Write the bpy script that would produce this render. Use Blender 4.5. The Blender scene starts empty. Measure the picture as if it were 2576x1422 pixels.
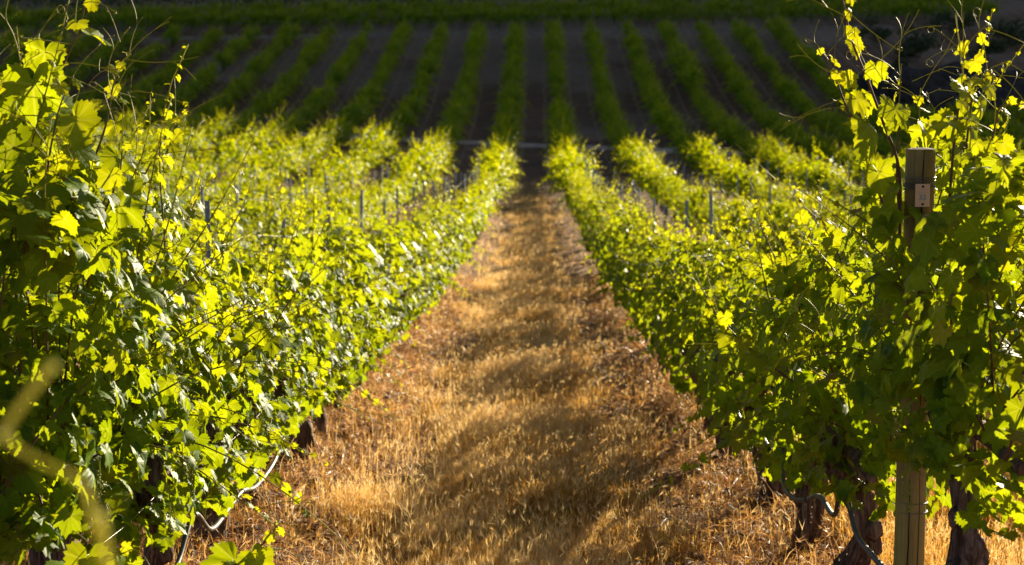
import bpy, math, random
import numpy as np
from mathutils import Vector, Matrix

R = math.radians
C = bpy.context.scene.collection
SC = bpy.context.scene

# ------------------------------------------------------------------ camera, sky, sun
W0, H0, FPX = 2576.0, 1422.0, 4400.0          # the photograph's working pixels, focal length in them
PITCH, YAW, CAMZ = R(6.0), R(0.81), 1.5
cam_d = bpy.data.cameras.new("camera")
cam = bpy.data.objects.new("camera", cam_d)
C.objects.link(cam)
cam.location = (0, 0, CAMZ)
cam.rotation_euler = (math.pi / 2 - PITCH, 0, YAW)
cam_d.sensor_width = 36.0
cam_d.lens = 36.0 * FPX / W0
cam_d.clip_start, cam_d.clip_end = 0.1, 2000
cam_d.dof.use_dof = True
cam_d.dof.focus_distance = 5.6
cam_d.dof.aperture_fstop = 5.6
SC.camera = cam
SUN_AZ, SUN_EL = R(27), R(14)                 # azimuth to the right of the view, elevation
world = bpy.data.worlds.new("World")
SC.world = world
world.use_nodes = True
wn = world.node_tree
sky = wn.nodes.new("ShaderNodeTexSky")
sky.sky_type = 'NISHITA'
sky.sun_disc = False
sky.sun_elevation = SUN_EL
sky.sun_rotation = SUN_AZ
sky.air_density = 0.32
sky.dust_density = 1.3
sky.ozone_density = 0.5
sky.altitude = 1500
wn.links.new(sky.outputs[0], wn.nodes["Background"].inputs[0])
wn.nodes["Background"].inputs[1].default_value = 0.085
sun_d = bpy.data.lights.new("sun", 'SUN')
sun = bpy.data.objects.new("sun", sun_d)
C.objects.link(sun)
sun_d.energy = 5.0
sun_d.angle = R(0.5)
sun_d.color = (1.0, 0.86, 0.60)
sdir = Vector((math.sin(SUN_AZ) * math.cos(SUN_EL), math.cos(SUN_AZ) * math.cos(SUN_EL), math.sin(SUN_EL)))
sun.rotation_euler = sdir.to_track_quat('Z', 'Y').to_euler()
sun.location = sdir * 300
SC.view_settings.view_transform = 'Standard'
SC.view_settings.look = 'None'
SC.view_settings.exposure = 1.62
SC.view_settings.gamma = 1.0
SC.view_settings.use_curve_mapping = False
SC.cycles.max_bounces = 6
SC.cycles.diffuse_bounces = 3
SC.cycles.glossy_bounces = 2
SC.cycles.transmission_bounces = 4
SC.cycles.transparent_max_bounces = 4
SC.cycles.use_denoising = True
SC.cycles.sample_clamp_indirect = 6.0

CM = Matrix.Rotation(YAW, 3, 'Z') @ Matrix.Rotation(math.pi / 2 - PITCH, 3, 'X')
CMN = np.array(CM)
def px(x, y, d):
    """photograph pixel and depth to a point in the place"""
    v = np.array([(x - W0 / 2) / FPX * d, (H0 / 2 - y) / FPX * d, -d])
    return CMN @ v + np.array([0, 0, CAMZ])

# ------------------------------------------------------------------ helpers
def rng(seed): return np.random.default_rng(seed)
def vnoise(x, y, seed=0):
    x = np.asarray(x, float); y = np.asarray(y, float)
    xi, yi = np.floor(x), np.floor(y)
    fx, fy = x - xi, y - yi
    fx, fy = fx * fx * (3 - 2 * fx), fy * fy * (3 - 2 * fy)
    def h(a, b):
        v = np.sin(a * 127.1 + b * 311.7 + seed * 74.7) * 43758.5453
        return v - np.floor(v)
    return (h(xi, yi) * (1 - fx) + h(xi + 1, yi) * fx) * (1 - fy) + (h(xi, yi + 1) * (1 - fx) + h(xi + 1, yi + 1) * fx) * fy

class G:
    """collects shapes; build() links them as ONE mesh object"""
    def __init__(s): s.V = []; s.F = []; s.U = []; s.K = []; s.n = 0
    def add(s, v, faces, uv=None, col=None):
        v = np.asarray(v, float).reshape(-1, 3); m = len(v)
        if not isinstance(faces, list): faces = [faces]
        for f in faces:
            f = np.asarray(f, int)
            if f.size: s.F.append(f + s.n)
        s.V.append(v)
        s.U.append(np.zeros((m, 2)) if uv is None else np.asarray(uv, float))
        if col is None: k = np.tile((0.5, 0.5, 0.5, 1.0), (m, 1))
        else:
            k = np.asarray(col, float)
            if k.ndim == 1: k = np.tile(k, (m, 1))
        s.K.append(k); s.n += m
        return s
    def mesh(s, name, mat, smooth=True):
        me = bpy.data.meshes.new(name)
        V = np.concatenate(s.V); U = np.concatenate(s.U); K = np.concatenate(s.K)
        me.vertices.add(len(V)); me.vertices.foreach_set("co", V.astype(np.float32).ravel())
        li = np.concatenate([f.ravel() for f in s.F]).astype(np.int32)
        tot = np.concatenate([np.full(len(f), f.shape[1], np.int32) for f in s.F])
        st = np.concatenate(([0], np.cumsum(tot)[:-1])).astype(np.int32)
        me.loops.add(len(li)); me.loops.foreach_set("vertex_index", li)
        me.polygons.add(len(tot)); me.polygons.foreach_set("loop_start", st); me.polygons.foreach_set("loop_total", tot)
        me.polygons.foreach_set("use_smooth", np.full(len(tot), smooth, bool))
        uvl = me.uv_layers.new(name="UVMap")
        uvl.data.foreach_set("uv", U[li].astype(np.float32).ravel())
        ca = me.attributes.new("col", 'FLOAT_COLOR', 'POINT')
        ca.data.foreach_set("color", K.astype(np.float32).ravel())
        me.materials.append(mat)
        me.update(calc_edges=True); me.validate()
        return me
    def build(s, name, mat, parent=None, smooth=True, loc=None):
        o = bpy.data.objects.new(name, s.mesh(name, mat, smooth)); C.objects.link(o)
        if parent is not None: o.parent = parent
        if loc is not None: o.location = loc
        return o

def tag(o, label=None, cat=None, group=None, kind=None):
    if label: o["label"] = label
    if cat: o["category"] = cat
    if group: o["group"] = group
    if kind: o["kind"] = kind
    return o
def empty(name, loc, label, cat, group=None, rz=0, sc=1):
    o = bpy.data.objects.new(name, None); C.objects.link(o)
    o.location = loc; o.rotation_euler = (0, 0, rz); o.scale = (sc, sc, sc)
    o.empty_display_size = 0.1
    return tag(o, label, cat, group)

def spline(P, n):
    """smooth path through control points"""
    P = np.asarray(P, float)
    if len(P) == 2: return P[0] + (P[1] - P[0]) * np.linspace(0, 1, n)[:, None]
    E = np.vstack((2 * P[0] - P[1], P, 2 * P[-1] - P[-2]))
    t = np.linspace(0, len(P) - 1, n); i = np.minimum(t.astype(int), len(P) - 2); f = (t - i)[:, None]
    a, b, c, d = E[i], E[i + 1], E[i + 2], E[i + 3]
    return 0.5 * (2 * b + (c - a) * f + (2 * a - 5 * b + 4 * c - d) * f ** 2 + (3 * b - a - 3 * c + d) * f ** 3)

def unit(v): return v / np.maximum(np.linalg.norm(v, axis=-1, keepdims=True), 1e-9)
def frames(P):
    T = unit(np.gradient(P, axis=0))
    ref = np.where(np.abs(T[:, 2:3]) > 0.92, np.array([[1., 0.05, 0]]), np.array([[0., 0, 1.]]))
    if np.ptp((np.abs(T[:, 2]) > 0.92).astype(int)): ref = np.tile(np.array([0.83, 0.31, 0.46]), (len(P), 1))
    A = unit(np.cross(ref, T)); B = np.cross(T, A)
    return T, A, B
def tube(g, P, r, n=6, col=None, cap=True, rfun=None, uvs=1.0):
    P = np.asarray(P, float); m = len(P)
    r = np.full(m, r) if np.isscalar(r) else np.asarray(r, float)
    T, A, B = frames(P)
    th = np.linspace(0, 2 * np.pi, n, endpoint=False)
    rr = np.tile(r[:, None], (1, n))
    if rfun is not None: rr = rr * rfun(np.arange(m)[:, None] / max(m - 1, 1), th[None, :])
    V = P[:, None, :] + rr[..., None] * (A[:, None, :] * np.cos(th)[None, :, None] + B[:, None, :] * np.sin(th)[None, :, None])
    i = np.arange(m - 1)[:, None] * n; j = np.arange(n)[None, :]; j2 = (j + 1) % n
    F = np.stack((i + j, i + j2, i + n + j2, i + n + j), -1).reshape(-1, 4)
    L = np.concatenate(([0], np.cumsum(np.linalg.norm(np.diff(P, axis=0), axis=1))))
    uv = np.stack((np.tile(th / (2 * np.pi), (m, 1)), np.tile(L[:, None], (1, n)) * uvs), -1).reshape(-1, 2)
    V = V.reshape(-1, 3); faces = [F]
    if cap:
        k = len(V)
        V = np.vstack((V, P[0], P[-1])); uv = np.vstack((uv, [0, 0], [0, L[-1]]))
        jj = np.arange(n)
        faces.append(np.stack((np.full(n, k), (jj + 1) % n, jj), -1))
        faces.append(np.stack((np.full(n, k + 1), (m - 1) * n + jj, (m - 1) * n + (jj + 1) % n), -1))
    if col is not None:
        col = np.asarray(col, float)
        if col.ndim == 2:
            cc = np.repeat(col, n, axis=0)
            if cap: cc = np.vstack((cc, col[0], col[-1]))
            col = cc
    g.add(V, faces, uv, col)
def box(g, c, s, col=None, rot=None):
    v = np.array([(x, y, z) for x in (-.5, .5) for y in (-.5, .5) for z in (-.5, .5)]) * np.asarray(s)
    if rot is not None: v = v @ np.array(rot).T
    f = [(0, 1, 3, 2), (4, 6, 7, 5), (0, 4, 5, 1), (2, 3, 7, 6), (0, 2, 6, 4), (1, 5, 7, 3)]
    g.add(v + np.asarray(c), np.array(f), None, col)
_oct = np.array([(1, 0, 0), (-1, 0, 0), (0, 1, 0), (0, -1, 0), (0, 0, 1), (0, 0, -1)], float)
_octf = np.array([(0, 2, 4), (2, 1, 4), (1, 3, 4), (3, 0, 4), (2, 0, 5), (1, 2, 5), (3, 1, 5), (0, 3, 5)])
_v2 = list(map(tuple, _oct)); _f2 = []
for a, b, c in _octf:
    ids = []
    for p, q in ((a, b), (b, c), (c, a)):
        m = tuple(unit(np.array(_v2[p]) + np.array(_v2[q])).round(6))
        if m not in _v2: _v2.append(m)
        ids.append(_v2.index(m))
    _f2 += [(a, ids[0], ids[2]), (ids[0], b, ids[1]), (ids[2], ids[1], c), tuple(ids)]
BALL, BALLF = np.array(_v2, float), np.array(_f2)
def balls(g, P, r, col=None, st=(1, 1, 1)):
    P = np.asarray(P, float); n = len(P); r = np.broadcast_to(r, (n,))
    V = (P[:, None] + BALL[None] * r[:, None, None] * np.array(st)).reshape(-1, 3)
    F = (BALLF[None] + (np.arange(n) * len(BALL))[:, None, None]).reshape(-1, 3)
    g.add(V, F, None, col)

# ------------------------------------------------------------------ materials
class NT:
    def __init__(s, name):
        s.m = bpy.data.materials.new(name); s.m.use_nodes = True
        s.t = s.m.node_tree; s.t.nodes.clear()
        s.out = s.n("ShaderNodeOutputMaterial")
    def n(s, kind, **kw):
        nd = s.t.nodes.new(kind)
        for k, v in kw.items():
            if k.startswith("i_"):
                key = k[2:]
                nd.inputs[int(key) if key.isdigit() else key.replace("_", " ")].default_value = v
            else: setattr(nd, k, v)
        return nd
    def l(s, a, b): s.t.links.new(a, b)
    def math(s, op, a, b=None, c=None, clamp=False):
        nd = s.n("ShaderNodeMath", operation=op, use_clamp=clamp)
        for i, v in enumerate((a, b, c)):
            if v is None: continue
            if isinstance(v, (int, float)): nd.inputs[i].default_value = v
            else: s.l(v, nd.inputs[i])
        return nd.outputs[0]
    def mix(s, f, a, b):
        nd = s.n("ShaderNodeMix", data_type='RGBA')
        for sock, v in ((nd.inputs[0], f), (nd.inputs[6], a), (nd.inputs[7], b)):
            if isinstance(v, (int, float)): sock.default_value = v
            elif isinstance(v, tuple): sock.default_value = v if len(v) == 4 else (*v, 1)
            else: s.l(v, sock)
        return nd.outputs[2]
    def ramp(s, f, stops):
        nd = s.n("ShaderNodeValToRGB")
        e = nd.color_ramp.elements
        while len(e) < len(stops): e.new(0.5)
        for el, (p, c) in zip(e, stops):
            el.position = p; el.color = (*c, 1) if len(c) == 3 else c
        s.l(f, nd.inputs[0]); return nd.outputs[0]
    def noise(s, scale, detail=3, rough=0.55, vec=None, dist=0.0):
        nd = s.n("ShaderNodeTexNoise", i_Scale=scale, i_Detail=detail, i_Roughness=rough, i_Distortion=dist)
        if vec is not None: s.l(vec, nd.inputs["Vector"])
        return nd.outputs[0]
    def pos(s, scale=(1, 1, 1), obj=True):
        tc = s.n("ShaderNodeTexCoord") if obj else s.n("ShaderNodeNewGeometry")
        mp = s.n("ShaderNodeMapping"); mp.inputs["Scale"].default_value = scale
        s.l(tc.outputs["Object"] if obj else tc.outputs["Position"], mp.inputs[0]); return mp.outputs[0]
    def bump(s, h, strength=0.5, dist=0.01):
        nd = s.n("ShaderNodeBump", i_Strength=strength, i_Distance=dist)
        s.l(h, nd.inputs["Height"]); return nd.outputs[0]
    def pbsdf(s, color, rough=0.6, spec=0.4, normal=None, metal=0.0):
        p = s.n("ShaderNodeBsdfPrincipled")
        for sock, v in ((p.inputs["Base Color"], color), (p.inputs["Roughness"], rough), (p.inputs["Specular IOR Level"], spec), (p.inputs["Metallic"], metal)):
            if isinstance(v, (int, float)): sock.default_value = v
            elif isinstance(v, tuple): sock.default_value = (*v, 1)
            else: s.l(v, sock)
        if normal is not None: s.l(normal, p.inputs["Normal"])
        return p
    def done(s, sh): s.l(sh.outputs[0], s.out.inputs[0]); return s.m
    def attr(s):
        a = s.n("ShaderNodeAttribute", attribute_name="col")
        sp = s.n("ShaderNodeSeparateColor"); s.l(a.outputs["Color"], sp.inputs[0])
        return sp.outputs[0], sp.outputs[1], sp.outputs[2]

def mat_leaf(name, dark, light, young, t_old, t_young, veins=True, tr=0.52, rough=0.48, spec=0.13):
    m = NT(name)
    r, age, b = m.attr()
    base = m.mix(r, dark, light)
    base = m.mix(age, base, young)
    worn = m.math('MULTIPLY', m.math('GREATER_THAN', b, 0.955), 0.7)
    base = m.mix(worn, base, (0.15, 0.085, 0.012))
    trans = m.mix(age, t_old, t_young)
    trans = m.mix(m.math('MULTIPLY', r, 0.35), trans, t_young)
    hgt = None
    if veins:
        uv = m.n("ShaderNodeUVMap", uv_map="UVMap")
        sx = m.n("ShaderNodeSeparateXYZ"); m.l(uv.outputs[0], sx.inputs[0])
        x, y = sx.outputs[0], sx.outputs[1]
        ax = m.math('ABSOLUTE', x)
        vm = None
        for ang in (0, 48, 102):
            dx, dy = math.sin(R(ang)), math.cos(R(ang))
            along = m.math('ADD', m.math('MULTIPLY', ax, dx), m.math('MULTIPLY', y, dy))
            across = m.math('ABSOLUTE', m.math('SUBTRACT', m.math('MULTIPLY', ax, dy), m.math('MULTIPLY', y, dx)))
            # a main vein with a herring-bone of side veins on both sides
            line = m.math('LESS_THAN', across, m.math('SUBTRACT', 0.030, m.math('MULTIPLY', along, 0.018)))
            side = m.math('FRACT', m.math('MULTIPLY', m.math('SUBTRACT', along, m.math('MULTIPLY', across, 0.9)), 5.5))
            side = m.math('MULTIPLY', m.math('LESS_THAN', side, 0.085), m.math('LESS_THAN', across, m.math('MULTIPLY', along, 0.42)))
            v = m.math('MULTIPLY', m.math('MAXIMUM', line, m.math('MULTIPLY', side, 0.55)), m.math('GREATER_THAN', along, 0.0))
            vm = v if vm is None else m.math('MAXIMUM', vm, v)
        base = m.mix(m.math('MULTIPLY', vm, 0.22), base, (0.16, 0.20, 0.045))
        trans = m.mix(m.math('MULTIPLY', vm, 0.35), trans, (0.62, 0.60, 0.06))
        nz = m.noise(14, 2, 0.5, uv.outputs[0])
        hgt = m.bump(m.math('SUBTRACT', m.math('MULTIPLY', nz, 0.6), vm), 0.35, 0.002)
    p = m.pbsdf(base, rough, spec, hgt)
    t = m.n("ShaderNodeBsdfTranslucent"); m.l(trans, t.inputs[0])
    mx = m.n("ShaderNodeMixShader", i_0=tr)
    m.l(p.outputs[0], mx.inputs[1]); m.l(t.outputs[0], mx.inputs[2])
    return m.done(mx)

M = {}
M['leaf'] = mat_leaf('vine_leaf', (0.048, 0.135, 0.004), (0.100, 0.205, 0.005), (0.15, 0.22, 0.006),
                     (0.24, 0.33, 0.001), (0.62, 0.57, 0.002))
M['leaf_far'] = mat_leaf('vine_leaf_far', (0.048, 0.135, 0.004), (0.100, 0.205, 0.005), (0.15, 0.22, 0.006),
                     (0.24, 0.33, 0.001), (0.62, 0.57, 0.002), veins=False)
M['bush'] = mat_leaf('scrub_leaf', (0.022, 0.035, 0.010), (0.05, 0.07, 0.02), (0.10, 0.11, 0.03), (0.06, 0.08, 0.01), (0.18, 0.18, 0.03), veins=False, tr=0.3, rough=0.6, spec=0.2)

def mat_cane():
    m = NT('cane'); r, age, b = m.attr()
    c = m.mix(age, (0.16, 0.055, 0.028), (0.26, 0.27, 0.035))
    c = m.mix(m.math('MULTIPLY', m.noise(60, 2, 0.6, m.pos((1, 1, 0.2))), 0.5), c, (0.10, 0.05, 0.02))
    p = m.pbsdf(c, 0.55, 0.2)
    t = m.n("ShaderNodeBsdfTranslucent"); m.l(m.mix(age, (0.1, 0.03, 0.01), (0.6, 0.58, 0.04)), t.inputs[0])
    mx = m.n("ShaderNodeMixShader"); m.l(m.math('MULTIPLY', age, 0.4), mx.inputs[0])
    m.l(p.outputs[0], mx.inputs[1]); m.l(t.outputs[0], mx.inputs[2])
    return m.done(mx)
M['cane'] = mat_cane()
def mat_bark():
    m = NT('vine_bark')
    n1 = m.noise(26, 5, 0.7, m.pos((1.6, 1.6, 0.22)), 1.2)
    n2 = m.noise(9, 3, 0.6, m.pos())
    c = m.ramp(n1, [(0.30, (0.022, 0.012, 0.007)), (0.48, (0.17, 0.095, 0.055)), (0.70, (0.46, 0.32, 0.22))])
    c = m.mix(m.math('MULTIPLY', n2, 0.5), c, (0.06, 0.033, 0.02))
    return m.done(m.pbsdf(c, 0.85, 0.25, m.bump(n1, 1.0, 0.02)))
M['bark'] = mat_bark()
def mat_post():
    m = NT('weathered_pine')
    v = m.pos((1, 1, 0.06))
    n1 = m.noise(38, 5, 0.65, v, 0.6); n2 = m.noise(5, 3, 0.6, m.pos((1, 1, 0.5)), 2.5)
    c = m.ramp(n1, [(0.3, (0.09, 0.050, 0.014)), (0.5, (0.26, 0.18, 0.055)), (0.75, (0.46, 0.35, 0.12))])
    c = m.mix(m.ramp(n2, [(0.42, (0, 0, 0)), (0.62, (0.75, 0.75, 0.75))]), c, (0.22, 0.13, 0.045))
    sz = m.n('ShaderNodeSeparateXYZ'); m.l(m.pos(), sz.inputs[0])
    low = m.math('MULTIPLY', m.math('SUBTRACT', 1.0, m.math('DIVIDE', sz.outputs[2], 1.1), clamp=True), m.ramp(m.noise(7, 4, 0.6, m.pos((1, 1, .3))), [(0.3, (0.2, 0.2, 0.2)), (0.6, (1, 1, 1))]))
    c = m.mix(m.math('MULTIPLY', low, 0.65), c, (0.36, 0.33, 0.05))
    return m.done(m.pbsdf(c, 0.75, 0.25, m.bump(n1, 0.6, 0.004)))
M['post'] = mat_post()
def mat_endgrain():
    m = NT('grey_end_grain')
    w = m.n("ShaderNodeTexWave", wave_type='RINGS', rings_direction='Z', i_Scale=60.0, i_Distortion=2.0, i_Detail=3.0)
    m.l(m.pos(), w.inputs[0])
    c = m.mix(w.outputs[1], (0.05, 0.045, 0.042), (0.13, 0.115, 0.10))
    return m.done(m.pbsdf(c, 0.9, 0.2, m.bump(w.outputs[1], 0.4, 0.002)))
M['endgrain'] = mat_endgrain()
def simple(name, c1, c2, scale, rough=0.5, spec=0.4, metal=0.0, bump=0.2, bd=0.002, st=(1, 1, 1)):
    m = NT(name); n = m.noise(scale, 4, 0.6, m.pos(st))
    return m.done(m.pbsdf(m.mix(m.ramp(n, [(0.3, (0, 0, 0)), (0.7, (1, 1, 1))]), c1, c2), rough, spec, m.bump(n, bump, bd), metal))
M['crack'] = simple('crack_dark', (0.012, 0.008, 0.005), (0.02, 0.013, 0.008), 60, 0.9, 0.1)
M['steel'] = simple('galvanised_steel', (0.13, 0.15, 0.17), (0.25, 0.27, 0.29), 30, 0.5, 0.5, 0.5)
M['wire'] = simple('weathered_wire', (0.09, 0.085, 0.08), (0.22, 0.21, 0.19), 80, 0.4, 0.5, 0.6)
M['hose'] = simple('drip_hose', (0.045, 0.040, 0.036), (0.12, 0.105, 0.09), 25, 0.5, 0.25, 0.0, 0.15)
M['black_tie'] = simple('black_rubber_tie', (0.010, 0.010, 0.010), (0.02, 0.02, 0.02), 60, 0.55, 0.4)
M['tag'] = simple('peach_plastic', (0.86, 0.50, 0.32), (0.90, 0.55, 0.36), 9, 0.45, 0.4, 0, 0.05)
M['print'] = simple('grey_print', (0.34, 0.31, 0.34), (0.42, 0.38, 0.40), 90, 0.6, 0.2, 0, 0.0)
M['faint'] = simple('faint_print', (0.62, 0.40, 0.30), (0.68, 0.44, 0.32), 90, 0.6, 0.2, 0, 0.0)
M['rock'] = simple('dark_rock', (0.020, 0.015, 0.010), (0.075, 0.055, 0.036), 2.2, 0.9, 0.2, 0, 1.0, 0.15)
def mat_stalk():
    m = NT('dry_stalk'); n = m.noise(20, 3, 0.6, m.pos())
    c = m.mix(n, (0.62, 0.58, 0.06), (0.72, 0.66, 0.16)); p = m.pbsdf(c, 0.6, 0.2)
    t = m.n("ShaderNodeBsdfTranslucent"); m.l(c, t.inputs[0])
    mx = m.n("ShaderNodeMixShader", i_0=0.5); m.l(p.outputs[0], mx.inputs[1]); m.l(t.outputs[0], mx.inputs[2])
    return m.done(mx)
M['stalk'] = mat_stalk()
def mat_cluster():
    m = NT('green_flower_buds'); r, age, b = m.attr()
    c = m.mix(r, (0.14, 0.19, 0.02), (0.34, 0.33, 0.04))
    p = m.pbsdf(c, 0.5, 0.4)
    t = m.n("ShaderNodeBsdfTranslucent"); t.inputs[0].default_value = (0.5, 0.5, 0.03, 1)
    mx = m.n("ShaderNodeMixShader", i_0=0.35); m.l(p.outputs[0], mx.inputs[1]); m.l(t.outputs[0], mx.inputs[2])
    return m.done(mx)
M['cluster'] = mat_cluster()
def mat_water():
    m = NT('water')
    p = m.pbsdf((1, 1, 1), 0.02, 0.5); p.inputs["Transmission Weight"].default_value = 1.0; p.inputs["IOR"].default_value = 1.33
    return m.done(p)
M['water'] = mat_water()
def mat_grass(name, stops):
    m = NT(name); r, g_, b = m.attr()
    c = m.ramp(r, stops)
    c = m.mix(g_, c, (0.12, 0.17, 0.03))
    p = m.pbsdf(c, 0.5, 0.35)
    t = m.n("ShaderNodeBsdfTranslucent"); m.l(c, t.inputs[0])
    mx = m.n("ShaderNodeMixShader", i_0=0.45); m.l(p.outputs[0], mx.inputs[1]); m.l(t.outputs[0], mx.inputs[2])
    return m.done(mx)
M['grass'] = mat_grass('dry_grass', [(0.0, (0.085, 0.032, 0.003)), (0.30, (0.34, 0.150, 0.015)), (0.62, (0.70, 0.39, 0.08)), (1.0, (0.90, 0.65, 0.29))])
M['litter'] = mat_grass('vine_litter', [(0.0, (0.06, 0.024, 0.008)), (0.4, (0.30, 0.135, 0.040)), (0.75, (0.58, 0.32, 0.12)), (1.0, (0.82, 0.55, 0.25))])

SP, XR1 = 2.55, 1.15                         # row spacing, first row right of the alley
def mat_ground():
    m = NT('vineyard_soil')
    geo = m.n("ShaderNodeNewGeometry"); sx = m.n("ShaderNodeSeparateXYZ"); m.l(geo.outputs["Position"], sx.inputs[0])
    X, Y = sx.outputs[0], sx.outputs[1]
    P = geo.outputs["Position"]
    big = m.noise(0.09, 3, 0.5, P); mid = m.noise(1.3, 4, 0.6, P); fine = m.noise(14, 5, 0.7, P); vf = m.noise(70, 4, 0.7, P)
    xw = m.math('ADD', X, m.math('MULTIPLY', m.math('SUBTRACT', mid, 0.5), 0.5))
    ph = m.math('FRACT', m.math('DIVIDE', m.math('SUBTRACT', xw, XR1), SP))
    dr = m.math('MULTIPLY', m.math('SUBTRACT', 0.5, m.math('ABSOLUTE', m.math('SUBTRACT', ph, 0.5))), SP)   # metres from the nearest row
    straw = m.ramp(fine, [(0.3, (0.14, 0.062, 0.012)), (0.52, (0.40, 0.21, 0.05)), (0.75, (0.66, 0.40, 0.14))])
    clod = m.ramp(fine, [(0.32, (0.06, 0.024, 0.009)), (0.55, (0.25, 0.112, 0.040)), (0.78, (0.52, 0.28, 0.11))])
    clod = m.mix(m.math('MULTIPLY', m.ramp(vf, [(0.5, (0, 0, 0)), (0.62, (1, 1, 1))]), 0.45), clod, (0.40, 0.27, 0.15))
    near = m.mix(m.ramp(m.math('DIVIDE', dr, 1.275), [(0.44, (0, 0, 0)), (0.66, (1, 1, 1))]), clod, straw)
    tilled = m.ramp(m.math('ADD', m.math('MULTIPLY', fine, 0.5), m.math('MULTIPLY', mid, 0.5)), [(0.3, (0.080, 0.039, 0.013)), (0.5, (0.14, 0.070, 0.025)), (0.7, (0.23, 0.122, 0.046))])
    trk = m.math('ABSOLUTE', m.math('SUBTRACT', dr, 0.72))
    trk = m.math('SUBTRACT', 1.0, m.math('DIVIDE', trk, 0.13), clamp=True)
    tilled = m.mix(m.math('MULTIPLY', trk, 0.6), tilled, (0.32, 0.205, 0.105))
    pale = m.ramp(m.math('ADD', big, m.math('MULTIPLY', m.math('SUBTRACT', Y, 100), 0.004)), [(0.5, (0, 0, 0)), (0.62, (1, 1, 1))])
    tilled = m.mix(m.math('MULTIPLY', pale, 0.6), tilled, (0.26, 0.175, 0.10))
    fy = m.math('ADD', Y, m.math('MULTIPLY', m.math('SUBTRACT', mid, 0.5), 9))
    far = m.math('DIVIDE', m.math('SUBTRACT', fy, 50), 14, clamp=True)
    c = m.mix(far, near, tilled)
    hill = m.math('DIVIDE', m.math('SUBTRACT', Y, 150), 20, clamp=True)
    c = m.mix(hill, c, m.mix(mid, (0.035, 0.040, 0.016), (0.08, 0.07, 0.04)))
    h = m.math('ADD', fine, m.math('MULTIPLY', vf, 0.4))
    return m.done(m.pbsdf(c, 0.95, 0.15, m.bump(h, 0.9, 0.04)))
M['ground'] = mat_ground()
M['road'] = simple('pale_dirt_track', (0.38, 0.25, 0.15), (0.62, 0.45, 0.29), 1.5, 0.95, 0.1, 0, 0.6, 0.03)

# ------------------------------------------------------------------ terrain
_d = np.array([0., 4, 7.53, 15.2, 27.8, 42.3, 51.8, 63.8, 78.6, 95.7, 104.8, 119.2, 150])
_v = np.array([-1.49, -1.325, -1.18, -.824, .03, 1.16, 2.10, 3.70, 5.98, 9.55, 12.2, 16.45, 25.7])
PY = np.concatenate(([-400], _d * math.cos(PITCH) + _v * math.sin(PITCH), [1200]))
PZ = np.concatenate(([24.0], CAMZ - _d * math.sin(PITCH) + _v * math.cos(PITCH), [200.]))
def _tang():
    s = np.diff(PZ) / np.diff(PY); t = np.empty(len(PY)); t[0], t[-1] = s[0], s[-1]
    h = np.diff(PY); t[1:-1] = (s[:-1] * h[1:] + s[1:] * h[:-1]) / (h[1:] + h[:-1])
    t[1] = s[1]; t[0] = (PZ[1] - PZ[0]) / (PY[1] - PY[0]); t[-2] = s[-2]; return t
PT = _tang()
def profile(Y):
    i = np.clip(np.searchsorted(PY, Y) - 1, 0, len(PY) - 2)
    h = PY[i + 1] - PY[i]; t = np.clip((Y - PY[i]) / h, 0, 1)
    return ((2 * t**3 - 3 * t**2 + 1) * PZ[i] + (t**3 - 2 * t**2 + t) * h * PT[i] + (-2 * t**3 + 3 * t**2) * PZ[i + 1] + (t**3 - t**2) * h * PT[i + 1])
def sstep(x): x = np.clip(x, 0, 1); return x * x * (3 - 2 * x)
CREST_U, CREST_Z = 235.0, 43.4
def ground_z(X, Y, micro=True):
    X = np.asarray(X, float); Y = np.asarray(Y, float)
    z = profile(Y)
    u = Y * math.cos(SUN_AZ) + X * math.sin(SUN_AZ)
    ridge = np.where(u < CREST_U, CREST_Z - (CREST_U - u) * 0.35, CREST_Z - (u - CREST_U) * 0.08)
    w = sstep((Y - 142) / 60)
    z = z * (1 - w) + ridge * w
    if micro:
        z = z + (vnoise(X * 1.1, Y * 1.1, 3) - .5) * 0.06 + (vnoise(X * 4, Y * 4, 5) - .5) * 0.025
        ph = np.abs(((X - XR1) / SP + 0.5) % 1 - 0.5) * SP
        z = z + np.where(Y < 126, 0.05 * np.exp(-(ph / 0.35) ** 2) + (vnoise(X * 9, Y * 9, 8) - .5) * 0.09 * np.exp(-(ph / 0.45) ** 2), 0)
    return z
def gz(x, y): return float(ground_z(np.array([x]), np.array([y]))[0])

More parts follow.
